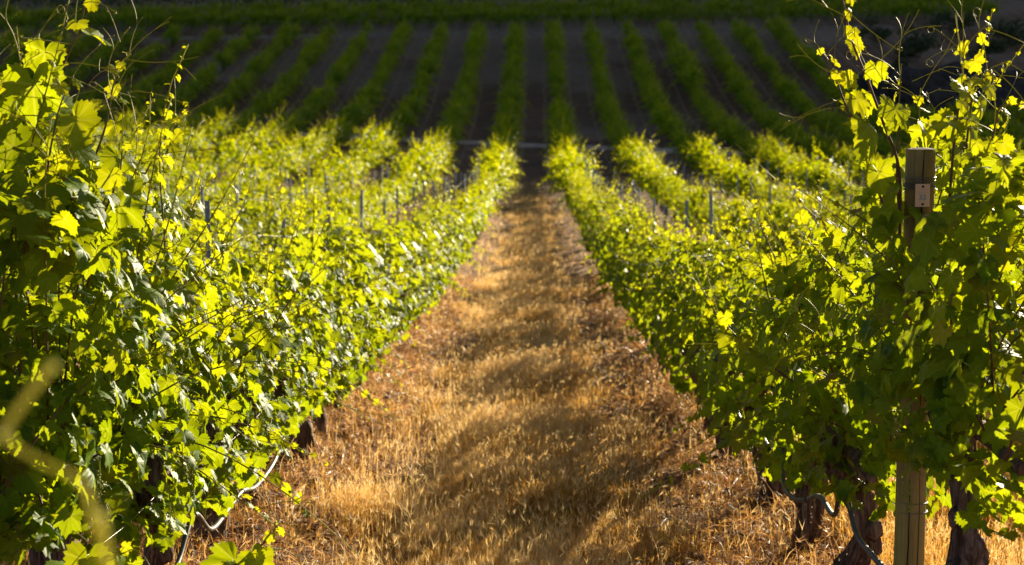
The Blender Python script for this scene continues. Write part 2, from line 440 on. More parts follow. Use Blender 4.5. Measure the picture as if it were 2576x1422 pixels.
def axis(parts):
    out = []
    for a, b, st in parts: out.append(np.arange(a, b, st))
    return np.concatenate(out + [[parts[-1][1]]])
gx = axis([(-420, -80, 20), (-80, -36, 2.2), (-36, -8, .5), (-8, 8, .1), (8, 36, .5), (36, 80, 2.2), (80, 420, 20)])
gy = axis([(-60, 0, 6), (0, 3, .6), (3, 18, .1), (18, 45, .25), (45, 155, .7), (155, 330, 4), (330, 900, 40)])
GX, GY = np.meshgrid(gx, gy)
GZ = ground_z(GX, GY)
g = G(); nx, ny = len(gx), len(gy)
ii, jj = np.meshgrid(np.arange(nx - 1), np.arange(ny - 1)); k = (jj * nx + ii).ravel()
g.add(np.stack((GX, GY, GZ), -1).reshape(-1, 3), np.stack((k, k + 1, k + nx + 1, k + nx), -1))
tag(g.build('ground', M['ground']), kind='structure')
def road(name, y0, slope, width, xa, xb):
    xs = np.arange(xa, xb, .4); ts = np.linspace(-.5, .5, 7)
    Xr, Tr = np.meshgrid(xs, ts)
    Yr = y0 + slope * Xr + Tr * (width + (vnoise(Xr * .5, Tr * 0, 9) - .5) * .8)
    Zr = ground_z(Xr, Yr) + 0.03 - 0.12 * (np.abs(Tr) > .45)
    n = len(xs); i, j = np.meshgrid(np.arange(n - 1), np.arange(6)); k = (j * n + i).ravel()
    q = G(); q.add(np.stack((Xr, Yr, Zr), -1).reshape(-1, 3), np.stack((k, k + 1, k + n + 1, k + n), -1))
    return tag(q.build(name, M['road']), kind='structure')
ROAD1 = (80.5, -.42, 2.0); ROAD2 = (124.0, .10, 2.6)
road('dirt_road', *ROAD1, -22, 13)
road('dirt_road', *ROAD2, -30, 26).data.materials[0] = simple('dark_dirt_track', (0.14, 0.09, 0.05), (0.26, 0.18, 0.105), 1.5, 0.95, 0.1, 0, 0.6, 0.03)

# ------------------------------------------------------------------ grape leaves
KEY = [(-176, .05), (-165, .34), (-150, .52), (-128, .60), (-104, .68), (-92, .63), (-78, .55), (-64, .70), (-49, .86), (-37, .75), (-26, .64), (-14, .80), (0, 1.0)]
def leaf_outline(seed, n, teeth):
    q = rng(seed)
    ang = np.array([k[0] for k in KEY] + [-k[0] for k in KEY[-2::-1]], float)
    rad = np.array([k[1] for k in KEY] + [k[1] for k in KEY[-2::-1]])
    rad = rad * q.uniform(.90, 1.1, len(rad)); rad[0] = rad[-1] = .06
    th = np.linspace(-174, 174, n)
    r = np.interp(th, ang, rad)
    if teeth: r = r * (1 + np.where(np.arange(n) % 2 == 0, .085, -.07) * q.uniform(.5, 1.3, n))
    a = np.radians(th)
    return np.stack((np.sin(a) * r, np.cos(a) * r), 1)
def leaf_template(seed, lod):
    q = rng(seed + 100)
    if lod == 0: o = leaf_outline(seed, 46, True)
    elif lod == 1: o = leaf_outline(seed, 21, False)
    elif lod == 2:
        a = np.radians([-165, -125, -80, -50, -24, 0, 24, 50, 80, 125, 165]); r = np.array([.4, .62, .45, .88, .55, 1, .55, .88, .45, .62, .4])
        o = np.stack((np.sin(a) * r, np.cos(a) * r), 1)
    else:
        a = np.radians([-150, -60, 0, 60, 150]); r = np.array([.55, .8, 1, .8, .55])
        o = np.stack((np.sin(a) * r, np.cos(a) * r), 1)
    n = len(o)
    rings = [.55, 1.0] if lod == 0 else [1.0]
    V2 = np.vstack([[0, 0]] + [o * s for s in rings])
    i = np.arange(n - 1)
    F = [np.stack((np.zeros(n - 1, int), 1 + i + 1, 1 + i), -1)]
    if lod == 0: F.append(np.stack((1 + i, 1 + i + 1, 1 + n + i + 1, 1 + n + i), -1))
    x, y = V2[:, 0], V2[:, 1]; r = np.hypot(x, y); th = np.arctan2(x, y)
    cup, fold, wav = q.uniform(-.05, .32), q.uniform(-.1, .32), q.uniform(.03, .10)
    z = -cup * r**2 + fold * np.abs(x) + wav * r * np.sin(th * 5 + q.uniform(0, 6)) - q.uniform(0, .25) * np.clip(y, 0, 1) ** 2
    if lod == 0: z = z + q.normal(0, .012, len(z)) * (r > .1)
    return np.column_stack((V2, z)), F, V2
TPL = {l: [leaf_template(s, l) for s in range(8 if l == 0 else 5)] for l in (0, 1, 2, 3)}

KEEP = [None]
def to_px(p):
    v = (p - np.array([0, 0, CAMZ])) @ CMN
    d = -v[:, 2]
    return W0 / 2 + v[:, 0] / d * FPX, H0 / 2 - v[:, 1] / d * FPX, d
def put_leaves(g, q, lod, pos, nrm, tip, size, col):
    """pos, nrm, tip (n,3); size (n,); col (n,4)"""
    if KEEP[0] is not None and len(pos):
        k = KEEP[0](pos + unit(tip) * (size * .45)[:, None], size)
        pos, nrm, tip, size, col = pos[k], nrm[k], tip[k], size[k], col[k]
    n = len(pos)
    if n == 0: return
    N = unit(nrm); T = tip - N * np.sum(tip * N, 1, keepdims=True)
    T = unit(T + 1e-6); B = np.cross(T, N)
    Rm = np.stack((B, T, N), 2)
    which = q.integers(0, len(TPL[lod]), n)
    for w in range(len(TPL[lod])):
        ids = np.nonzero(which == w)[0]
        if not len(ids): continue
        tv, tf, tu = TPL[lod][w]; m = len(tv)
        sq = q.uniform(.85, 1.1, (len(ids), 1))
        loc = tv[None] * np.stack((sq, np.ones_like(sq), q.uniform(.4, 1.5, (len(ids), 1))), 2)
        V = pos[ids][:, None] + size[ids][:, None, None] * np.einsum('nij,nkj->nki', Rm[ids], loc)
        off = (np.arange(len(ids)) * m)[:, None, None]
        g.add(V.reshape(-1, 3), [(f[None] + off).reshape(-1, f.shape[1]) for f in tf], np.tile(tu, (len(ids), 1)), np.repeat(col[ids], m, axis=0))

def leafcol(q, n, age):
    return np.stack((q.uniform(0, 1, n), np.clip(age + q.normal(0, .08, n), 0, 1), q.uniform(0, 1, n), np.ones(n)), 1)

def tendril(g, p, d, q, L=.16, r=.0013, fork=True):
    d = unit(np.asarray(d, float)); s = unit(np.cross(d, q.normal(0, 1, 3)))
    t = np.linspace(0, 1, 12)[:, None]
    bend = q.uniform(-.6, .6)
    P = p + d * L * t + s * L * bend * t**2 + np.array([0, 0, -1]) * L * .25 * t**2
    k = (.35, .85, .5, 1)
    tube(g, P, np.linspace(r, r * .7, 12), 4, k, False)
    if fork:
        b = P[7]; e = unit(P[8] - P[6])
        for sg in (-1,):
            P2 = b + e * L * .5 * t - s * np.sign(bend + 1e-3) * L * .35 * t**1.5
            tube(g, P2, r * .75, 4, k, False)
    e = unit(P[-1] - P[-2]); a = np.linspace(0, 2.3 * np.pi, 12)[:, None]; rc = L * .055
    n2 = unit(np.cross(e, s)); P3 = P[-1] + e * rc * np.sin(a) + n2 * rc * (1 - np.cos(a)) + s * rc * .25 * a / 6
    if q.random() < .5: tube(g, P3, r * .65, 4, k, False)

def cane_leaves(gl, gs, q, P, lod, big, centre, spacing=.065, young=0.0, petioles=True, taper=.35, tipsize=.14):
    """leaves alternate along a cane; small pale ones at its tip"""
    seg = np.linalg.norm(np.diff(P, axis=0), axis=1); L = np.concatenate(([0], np.cumsum(seg))); tot = L[-1]
    s = [spacing * .4]
    while s[-1] < tot:
        f = s[-1] / tot
        s.append(s[-1] + spacing * (1.0 - .45 * f) * q.uniform(.8, 1.2))
    s = np.array(s[:-1]); f = s / tot; n = len(s)
    if n == 0: return
    pos = np.stack([np.interp(s, L, P[:, k]) for k in range(3)], 1)
    T = unit(np.stack([np.interp(s, L[:-1] + seg / 2, np.diff(P[:, k]) / seg) for k in range(3)], 1))
    size = big * np.clip(1.08 - .95 * np.clip(f - taper, 0, 1) / (1 - taper), tipsize, 1) * q.uniform(.72, 1.15, n)
    side = unit(np.cross(T, q.normal(0, .35, (n, 3)) + np.array([0, .3, 1.0]))) * np.where(np.arange(n) % 2 == 0, 1, -1)[:, None]
    out = pos - centre; out[:, 2] *= .35; out = unit(out)
    pet = unit(side * .8 + out * .6 + q.normal(0, .35, (n, 3)) + np.array([0, 0, .15])) * (size * .75)[:, None]
    base = pos + pet
    nrm = out * .75 + side * .35 + np.array([0, 0, .55]) + q.normal(0, .42, (n, 3))
    tip = out * .35 + side * .5 + np.array([0, 0, -.75]) + q.normal(0, .4, (n, 3))
    age = np.clip((f - .45) * 1.6, 0, 1) + young
    put_leaves(gl, q, lod, base, nrm, tip, size, leafcol(q, n, age))
    if petioles:
        kp = np.ones(n, bool) if KEEP[0] is None else KEEP[0](base, size * .6)
        for i in np.nonzero(kp)[0]:
            m = (pos[i] + base[i]) / 2 + np.array([0, 0, .12]) * size[i]
            tube(gs, np.array([pos[i], m, base[i]]), max(.0011, .018 * size[i]), 3, (.3, .75, .5, 1), False)

# ------------------------------------------------------------------ vines
def cane_path(q, base, L, tilt_x, tilt_y, droop, n=12):
    t = np.linspace(0, 1, n)[:, None]
    d = unit(np.array([tilt_x, tilt_y, 1.0]))
    sid = np.array([q.normal(0, 1), q.normal(0, 1), 0])
    return base + d * L * t + np.array([np.sign(tilt_x + 1e-4) * droop * .45, 0, -droop]) * L * t**2.2 + sid * L * .05 * np.sin(t * q.uniform(3, 6))

def trunk_mesh(g, q, lod, H=.58, arms=True, thick=1.0, knot=0.0):
    n = 36 if lod == 0 else 7; m = 44 if lod == 0 else 7
    lean = q.normal(0, .06, 2) * (0.3 if knot else 1)
    cp = np.array([(0, 0, -.08), (q.normal(0, .03), q.normal(0, .04), .12), (lean[0] * .6 + q.normal(0, .03), lean[1] * .6 + q.normal(0, .05), H * .6), (lean[0], lean[1], H)])
    P = spline(cp, m)
    t = np.linspace(0, 1, m)
    r = thick * (.057 - .016 * np.sin(t * np.pi * .9) + .012 * np.clip(t - .75, 0, 1) * 4 + .010 * np.sin(t * 9 + lean[0] * 90))
    if knot: r = .030 + .010 * np.exp(-t * 3) + .004 * np.exp(-t * 5)
    s1, s2 = q.uniform(0, 6, 2); kk = q.integers(4, 7)
    fis = (lambda a, th: 1 + .13 * np.sin(kk * th + 4 * a + s1 + 1.2 * np.sin(a * 7)) + .10 * np.sin(11 * th - 3 * a + s2 + 1.5 * np.sin(a * 9 + s1)) + .10 * np.sin(a * 17 + th * 2 + s1) + .07 * np.sin(17 * th + 2 * np.sin(a * 14 + s2))) if lod == 0 else (lambda a, th: 1 + .12 * np.sin(3 * th + 6 * a + s1))
    tube(g, P, r, n, None, True, fis)
    top = P[-1]
    if lod == 0:                                                  # burls and old pruning scars
        lumps = [(q.uniform(.1, .95), q.uniform(.022, .036), q.uniform(0, 6.3)) for k in range(6)]
        if knot: lumps = [((knot + dz + .08) / (H + .08), rr, aa) for dz, rr, aa in ((.05, .040, -.6), (0, .050, -.2), (-.04, .050, .3), (-.02, .042, -1.9), (.09, .026, -1.2), (.12, .022, 3.6), (-.1, .045, -.9))]
        for tt, rr, aa in lumps:
            c = P[int(np.clip(tt, 0, 1) * (m - 1))] + np.array([math.cos(aa), math.sin(aa), 0]) * (.026 if knot else .042) * thick
            u_, v_ = np.meshgrid(np.linspace(0, 2 * np.pi, 19)[:-1], np.linspace(.05, np.pi - .05, 13)); D = np.stack((np.sin(v_) * np.cos(u_), np.sin(v_) * np.sin(u_), np.cos(v_)), -1).reshape(-1, 3)
            rad = rr * (1 + .5 * (vnoise(D[:, 0] * 3 + aa, D[:, 1] * 3 + D[:, 2] * 2.4, 4) - .5) + .35 * np.sin(9 * np.arctan2(D[:, 1], D[:, 0]) + aa + 4 * D[:, 2]) * .35)
            i_, j_ = np.meshgrid(np.arange(18), np.arange(12)); i2 = (i_ + 1) % 18
            g.add(c + D * rad[:, None] * np.array([1, 1, 1.35]), np.stack((j_ * 18 + i_, (j_ + 1) * 18 + i_, (j_ + 1) * 18 + i2, j_ * 18 + i2), -1).reshape(-1, 4))
    if lod == 0:                                                  # shaggy strips of bark lifting off the trunk
        Tt, At, Bt = frames(P)
        for k in range(70):
            i0 = q.integers(1, m - 12); ln = q.integers(6, 11); ii = np.arange(i0, i0 + ln); a0 = q.uniform(0, 2 * np.pi)
            aa = a0 + .12 * np.sin(np.linspace(0, 3, ln) + k); lift = 1.10 + q.uniform(0, .16) * np.abs(np.linspace(-1, 1, ln)) ** 2
            w = q.uniform(.05, .13) * np.sin(np.linspace(.3, 2.9, ln))
            E = [P[ii] + (r[ii] * lift)[:, None] * (At[ii] * np.cos(aa + s * w)[:, None] + Bt[ii] * np.sin(aa + s * w)[:, None]) for s in (-1, 1)]
            j = np.arange(ln - 1); g.add(np.vstack(E), np.stack((j, j + 1, ln + j + 1, ln + j), -1))
    if arms:
        for sg in (-1, 1):
            e = np.array([q.normal(0, .04), sg * q.uniform(.42, .56), H + q.uniform(.02, .1)])
            A = spline(np.array([top - (0, 0, .05), top + (0, sg * .12, .05), e]), 10 if lod == 0 else 5)
            tube(g, A, thick * np.linspace(.036, .018, len(A)), 10 if lod == 0 else 5, None, True, fis if lod == 0 else None)
        if lod == 0:
            for k in range(3):                                    # pruning stubs on the old head
                d = unit(np.array([q.normal(), q.normal(), .6])); b = top + d * .02
                tube(g, spline(np.array([b, b + d * .05, b + d * .09 + (0, 0, .02)]), 6), np.linspace(.02, .013, 6), 8, None, True, fis)
    return top

def vine_canes(q, n, H=.60, top=1.0, wide=1.0, lead=True):
    out = []
    for k in range(n):
        y = q.uniform(-.6, .6)
        base = np.array([q.normal(0, .03), y, H + q.uniform(0, .06)])
        u = q.random()
        sgn = 1 if k % 2 else -1
        if lead and k % 6 == 0: L, tx, dr = q.uniform(.95, 1.2), q.normal(0, .16), q.uniform(0, .2)                 # long leader
        elif u < .46: L, tx, dr = q.uniform(.55, 1.05), q.normal(0, .26), q.uniform(0, .12)                 # upright
        elif u < .80: L, tx, dr = q.uniform(.55, .85), sgn * q.uniform(.3, .75), q.uniform(.15, .45)    # leaning out
        else: L, tx, dr = q.uniform(.45, .7), sgn * q.uniform(.8, 1.4), q.uniform(.6, 1.1)              # flopped over
        out.append(cane_path(q, base, L * top, tx * wide, q.normal(0, .25), dr))
    return out

def fill_leaves(gl, q, lod, n, big, zc=.84, hz=.44, wx=.35, young=0.05):
    th = q.uniform(0, 2 * np.pi, n); rr = np.sqrt(q.uniform(.5, 1.0, n))
    x = wx * rr * np.cos(th); z = zc + hz * rr * np.sin(th); y = q.uniform(-.62, .62, n)
    # wobble of the canopy's width and height along the row: gaps and bulges
    wob = .8 + .35 * np.sin(y * 7 + q.uniform(0, 6)) * np.sin(z * 6 + q.uniform(0, 6))
    x = x * wob
    pos = np.stack((x, y, z), 1)
    out = np.stack((np.cos(th), q.normal(0, .25, n), .35 * np.sin(th)), 1)
    nrm = out * .8 + np.array([0, 0, .5]) + q.normal(0, .38, (n, 3))
    tip = out * .25 + np.array([0, 0, -.9]) + q.normal(0, .4, (n, 3))
    size = big * q.uniform(.6, 1.15, n)
    put_leaves(gl, q, lod, pos, nrm, tip, size, leafcol(q, n, np.clip(young + (z - zc) * .35, 0, 1)))

def make_cluster(q, p, L=.11):
    g = G(); n = 55
    t = q.uniform(0, 1, n) ** .8
    P = p + np.stack((q.normal(0, .013, n) * (1.2 - t), q.normal(0, .013, n) * (1.2 - t), -L * t), 1)
    balls(g, P, q.uniform(.0022, .0042, n), np.array((q.random(), .5, .5, 1)))
    tube(g, np.array([p + (0, 0, .04), p, p + (0, 0, -L * .5), p + (0, 0, -L)]), .0016, 4, (.6, .8, .5, 1), False)
    return g

ORD = "first second third fourth fifth sixth seventh eighth ninth tenth eleventh twelfth thirteenth fourteenth fifteenth sixteenth seventeenth eighteenth nineteenth".split()
def ordinal(n):
    if n <= 19: return ORD[n - 1]
    t, u = divmod(n, 10); T = {2: "twent", 3: "thirt", 4: "fort", 5: "fift", 6: "sixt"}[t]
    return T + "ieth" if u == 0 else T + "y-" + ORD[u - 1]
def rowname(r): return ORD[abs(r) - 1] + " row " + ("right" if r > 0 else "left")
def row_x(r): return XR1 + SP * (r - 1) if r > 0 else XR1 - SP + SP * (r + 1)

def near_vine(seed, x, y, label, n_canes, n_fill, top=1.0, wide=1.0, big=.083, thick=1.0, rz=0.0, clusters=5, extra=(), zc=.92, hz=.38, wx=.36, zmin=.45, Ht=.58, knot=0.0, xmax=9.0):
    """a vine close to the camera: trunk, every cane a part with its own foliage and tendrils"""
    q = rng(seed); z = gz(x, y)
    root = empty('grapevine', (x, y, z), label, 'grapevine', 'grapevines close to the camera', rz)
    g = G(); trunk_mesh(g, q, 0, Ht, True, thick, knot); g.build('trunk', M['bark'], root)
    def keep(P, size):
        # the post's head, its tag and its foot stand clear of leaves
        ax, ay, ad = to_px(P + np.array([x, y, z])); mr = size * .5 * FPX / ad
        front = (ad < 5.32)
        a_ = (ax > 2282 - mr * 1.6) & (ax < 2345 + mr * 1.5) & (ay > 380 - mr) & (ay < 512 + mr * 1.2)
        b_ = (ax > 2270 - mr) & (ax < 2345 + mr) & (ay > 1225 - mr)
        c_ = (ax > 2365 - mr * .5) & (ax < 2440 + mr * .5) & (ay > 1275 - mr)
        slim = (P[:, 0] + x < xmax - .34 * np.clip(1.15 - P[:, 2], 0, .5))          # trimmed on the side of the next alley
        return ~(front & (a_ | b_ | c_)) & (P[:, 2] > zmin) & slim
    KEEP[0] = keep
    gl = G(); fill_leaves(gl, q, 0, n_fill, big, zc, hz, wx); gl.build('foliage', M['leaf'], root)
    inv = Matrix.Translation((x, y, z)) @ Matrix.Rotation(rz, 4, 'Z'); inv = np.array(inv.inverted())
    paths = [(P, None) for P in vine_canes(q, n_canes, Ht + .02, top, wide)]
    for e in extra:
        P = np.array([px(*c) for c in e['p']]) @ inv[:3, :3].T + inv[:3, 3]
        paths.append((spline(P, 26), e))
    for P, e in paths:
        gs, gl, gt = G(), G(), G()
        ax, ay, ad = to_px(P + np.array([x, y, z])); hit = np.any((ad < 5.3) & (ax > 2268) & (ax < 2345) & (ay > 375) & (ay < 525))
        if hit: continue                                           # no shoot lies across the post's tag
        r0 = (e or {}).get('r', .0038); m = len(P)
        ages = np.stack((np.full(m, .5), np.clip(np.linspace(-.3, 1.1, m), 0, 1) if e is None else np.clip(np.linspace(*e.get('age', (-.5, 1.0)), m), 0, 1), np.full(m, .5), np.ones(m)), 1)
        tube(gs, P, np.linspace(r0, r0 * .4, m), 6, ages, True)
        c = np.array([0, 0, .95])
        cane_leaves(gl, gs, q, P, 0, (e or {}).get('big', big), c if e is None else P.mean(0) + np.array([(-.2 if x > 0 else -.2), .3, 0]),
                    (e or {}).get('sp', .052), (e or {}).get('young', 0.0), True, .35 if e is None else .5, .14 if e is None else .24)
        o = gs.build('cane', M['cane'], root)
        gl.build('foliage', M['leaf'], o)
        nt = q.integers(1, 4) if e is None else e.get('nt', 4)
        seg_d = unit(np.gradient(P, axis=0))
        for k in range(nt):
            i = int(q.uniform(.45, 1.0) * (m - 1)); gt = G()
            tendril(gt, P[i], seg_d[i] * .6 + q.normal(0, .6, 3), q, q.uniform(.10, .20) if e is None else q.uniform(.12, .24))
            ax, ay, ad = to_px(np.concatenate(gt.V) + np.array([x, y, z]))
            if np.any((ad < 5.3) & (ax > 2268) & (ax < 2345) & (ay > 440) & (ay < 525)): continue
            gt.build('tendril', M['cane'], o)
    for k in range(clusters):
        p = np.array([q.choice((-1, 1)) * q.uniform(.18, .33), q.uniform(-.5, .5), q.uniform(.5, .78)])
        make_cluster(q, p + (0, 0, max(0, zmin - .45)), q.uniform(.08, .14)).build('flower_cluster', M['cluster'], root)
    KEEP[0] = None
    return root

# shoots measured on the photograph: pixel, pixel, metres away
SH_L1 = [
 dict(p=[(-70, 560, 5.0), (0, 445, 5.0), (80, 310, 4.95), (160, 160, 4.9), (205, 50, 4.9), (228, -60, 4.9)], r=.0050, big=.120, sp=0.076, age=(-.8, .5), nt=5),
 dict(p=[(150, 640, 5.2), (205, 480, 5.2), (262, 330, 5.2), (285, 215, 5.2), (305, 160, 5.2), (330, 135, 5.2)], r=.0042, big=.092, sp=0.050, age=(-.3, 1.2), young=.25, nt=8),
 dict(p=[(20, 520, 4.9), (45, 330, 4.9), (47, 200, 4.9), (55, 130, 4.9)], r=.0035, big=0.056, sp=0.058, young=.3, nt=4),
 dict(p=[(80, 700, 4.9), (120, 560, 4.9), (150, 430, 4.8), (140, 330, 4.8)], r=.004, big=0.095, sp=0.050, young=.1),
]
SH_L1 += [
 dict(p=[(60, 640, 4.8), (110, 480, 4.8), (128, 370, 4.75), (150, 270, 4.75), (185, 190, 4.75)], r=.0042, big=.125, sp=.07, age=(-.5, .6), young=.1, nt=3),
 dict(p=[(-30, 620, 4.9), (10, 430, 4.9), (20, 300, 4.9), (-10, 180, 4.9)], r=.0042, big=.11, sp=.06, age=(-.5, .6), young=.1, nt=3),
 dict(p=[(220, 720, 4.9), (255, 560, 4.9), (300, 440, 4.85), (310, 330, 4.85)], r=.0038, big=.085, sp=.06, age=(-.5, .8), young=.15, nt=4),
]
SH_L2 = [
 dict(p=[(290, 590, 5.9), (345, 480, 5.9), (390, 390, 5.9), (440, 305, 5.9), (475, 258, 5.9)], r=.0036, big=0.062, sp=0.061, age=(-.4, .8), young=.25, nt=6),
 dict(p=[(400, 760, 6.2), (450, 610, 6.2), (495, 500, 6.2), (535, 445, 6.2)], r=.003, big=0.056, sp=0.058, young=.3, nt=5),
 dict(p=[(330, 700, 5.9), (340, 600, 5.9), (370, 520, 5.8)], r=.003, big=0.067, sp=0.043, young=.2, nt=4),
 dict(p=[(480, 1020, 6.6), (560, 930, 6.4), (660, 860, 6.3), (720, 770, 6.2), (760, 720, 6.2)], r=.004, big=0.084, sp=0.050, age=(-.6, .6), nt=5),
]
SH_LB = [   # low shoots at the picture's lower left
 dict(p=[(-60, 1010, 4.7), (12, 1095, 4.7), (60, 1185, 4.7), (105, 1265, 4.65), (85, 1340, 4.6), (30, 1400, 4.6)], r=.0045, big=0.095, sp=0.072, age=(0, 0.1), nt=3),
 dict(p=[(420, 1560, 4.3), (520, 1470, 4.3), (610, 1410, 4.35), (670, 1360, 4.4), (698, 1322, 4.4)], r=.0042, big=0.095, sp=0.040, age=(-.6, .2), nt=2),
 dict(p=[(60, 1530, 4.4), (160, 1450, 4.4), (260, 1400, 4.4), (330, 1380, 4.4)], r=.0042, big=0.101, sp=0.043, age=(-.2, .4), nt=2),
]
SH_R1 = [
 dict(p=[(2262, 640, 5.1), (2262, 430, 5.1), (2222, 310, 5.05), (2178, 190, 5.0), (2142, 100, 5.0), (2120, 0, 5.0), (2108, -60, 5.0)], r=.0050, big=0.084, sp=0.083, age=(-.9, .3), young=.2, nt=7),
 dict(p=[(2250, 590, 4.9), (2190, 430, 4.9), (2125, 260, 4.9), (2090, 165, 4.9), (2058, 118, 4.9)], r=.0042, big=0.084, sp=0.061, age=(-.6, .8), young=.3, nt=6),
 dict(p=[(2262, 560, 5.1), (2256, 420, 5.1), (2262, 260, 5.1), (2268, 160, 5.1)], r=.0036, big=0.062, sp=0.072, age=(-.3, .8), young=.3, nt=4),
 dict(p=[(2385, 560, 5.0), (2398, 380, 5.0), (2415, 240, 5.0), (2425, 160, 5.0), (2440, 105, 5.0), (2482, 62, 5.0)], r=.0042, big=0.084, sp=0.072, age=(-.5, .8), young=.3, nt=6),
 dict(p=[(2420, 520, 5.0), (2432, 360, 5.0), (2448, 240, 5.0), (2482, 180, 5.0), (2540, 152, 5.0)], r=.0040, big=0.084, sp=0.061, age=(-.4, 1), young=.35, nt=5),
 dict(p=[(2450, 620, 4.9), (2480, 430, 4.9), (2505, 310, 4.9), (2520, 268, 4.9), (2590, 262, 4.9)], r=.0036, big=0.067, sp=0.065, young=.3, nt=5),
 dict(p=[(2350, 560, 5.45), (2335, 400, 5.45), (2312, 290, 5.4), (2316, 222, 5.35)], r=.0034, big=0.067, sp=0.054, young=.3, nt=5),
 dict(p=[(2330, 1010, 4.8), (2310, 850, 4.8), (2270, 720, 4.75), (2240, 640, 4.75)], r=.004, big=0.101, sp=0.043, nt=3),
 dict(p=[(2450, 1000, 4.8), (2470, 800, 4.8), (2500, 640, 4.8), (2520, 520, 4.8)], r=.004, big=0.101, sp=0.040, young=.1, nt=4),
]
SH_R2 = [
 dict(p=[(2110, 1040, 5.9), (2010, 970, 5.7), (1900, 890, 5.6), (1810, 800, 5.6), (1765, 725, 5.6)], r=.0045, big=0.095, sp=0.061, age=(-.8, .2), nt=5),
 dict(p=[(2190, 860, 6.0), (2140, 720, 6.0), (2080, 580, 6.0), (2000, 500, 6.0), (1940, 440, 6.0)], r=.003, big=0.056, sp=0.058, young=.35, nt=6),
 dict(p=[(2050, 900, 6.3), (1990, 720, 6.3), (1930, 610, 6.3), (1900, 520, 6.3)], r=.003, big=0.056, sp=0.058, young=.3, nt=5),
 dict(p=[(2120, 760, 6.2), (2110, 640, 6.2), (2130, 520, 6.2)], r=.003, big=0.056, sp=0.050, young=.35, nt=5),
]
random.seed(5)
LV = [(-1.42, 5.02), (-1.40, 6.10), (-1.38, 7.25), (-1.42, 8.40), (-1.40, 9.60), (-1.40, 10.8)]
RV = [(1.19, 4.84), (1.15, 6.10), (1.13, 7.35), (1.16, 8.55), (1.15, 9.75), (1.15, 10.95)]
near_vine(11, *LV[0], "tall bushy grapevine with long shoots, at the left edge of the photo", 38, 800, 1.35, 1.0, .060, 1.0, 0, 9, SH_L1 + SH_LB, 1.05, .55, .40, .46)
near_vine(12, *LV[1], "grapevine with a drip hose before its trunk, beside the tall bushy left-edge vine", 30, 640, 1.0, 1.0, .058, 1.05, 0, 9, SH_L2, .78, .50, .38, .26)
near_vine(21, *RV[0], "tall grapevine with a knotted bare trunk, wrapped round the numbered post", 30, 640, 1.12, .7, .058, .95, 0, 6, SH_R1, 1.12, .48, .32, .66, .80, .48, 1.43)
near_vine(22, *RV[1], "grapevine just behind the numbered post, a reddish shoot reaching over the alley", 28, 560, 1.0, 1.0, .058, 1.0, 0, 6, SH_R2, .90, .44, .37, .46, .58, 0, 1.50)
for i, (x, y) in list(enumerate(LV))[2:] + list(enumerate(RV))[2:]:
    side = 'left' if x < 0 else 'right'
    near_vine(30 + i + (50 if x > 0 else 0), x, y, f"leafy grapevine, {ordinal(i + 1)} from the camera in the {rowname(-1 if x < 0 else 1)} of the alley",
              (22, 15, 18, 24)[i - 2] if x > 0 else 24, (480, 200, 260, 460)[i - 2] if x > 0 else 500, random.uniform(.82, .96), 1.0, .058, random.uniform(.9, 1.2), 0, 3, (), .70 if x < 0 else .76, .47 if x < 0 else .44, .40, .18 if x < 0 else .27)

def vine_parts(seed, lod, n_canes, n_fill, big, top, slim=1.0):
    q = rng(seed)
    t = G(); trunk_mesh(t, q, lod, .58, lod == 1)
    f = G(); fill_leaves(f, q, lod, n_fill, big, *((.71, .47) if lod == 1 else (.66, .40)), (.28 if lod == 3 else .32 if lod == 2 else .40) * slim)
    canes = vine_canes(q, n_canes, .56, top, slim, lod == 1)
    s = G()
    for P in canes:
        m = len(P)
        if lod < 3:
            Q = P[::3] if lod == 2 else P[::2]
            tube(s, Q, np.linspace(.0042, .002, len(Q)), 3, np.stack((np.full(len(Q), .5), np.clip(np.linspace(-.3, 1.1, len(Q)), 0, 1), np.full(len(Q), .5), np.ones(len(Q))), 1), False)
        cane_leaves(f, s, q, P, lod, big, np.array([0, 0, .95]), .07 if lod == 1 else .075 if lod == 2 else .085, 0.04 if lod == 1 else .14, False)
        if lod == 1:
            for k in range(2):
                tendril(s, P[-1 - 2 * k], unit(P[-1] - P[-3]) * .6 + q.normal(0, .6, 3), q, q.uniform(.09, .16), .0016)
    return t, s, f
MID = []
for k in range(6):
    t, s, f = vine_parts(200 + k, 1, (24, 26, 20, 28, 14, 24)[k], (330, 350, 230, 370, 120, 300)[k], .064, (.86, .92, .78, .95, .7, .86)[k]); MID.append((t.mesh('trunk', M['bark']), s.mesh('canes', M['cane']), f.mesh('foliage', M['leaf'])))
FARV = []
for k in range(6):
    t, s, f = vine_parts(300 + k, 2, (22, 24, 18, 26, 14, 22)[k], (160, 180, 110, 180, 70, 160)[k], .074, (.78, .84, .70, .88, .62, .78)[k], .88); FARV.append((t.mesh('trunk', M['bark']), s.mesh('canes', M['cane']), f.mesh('foliage', M['leaf_far'])))

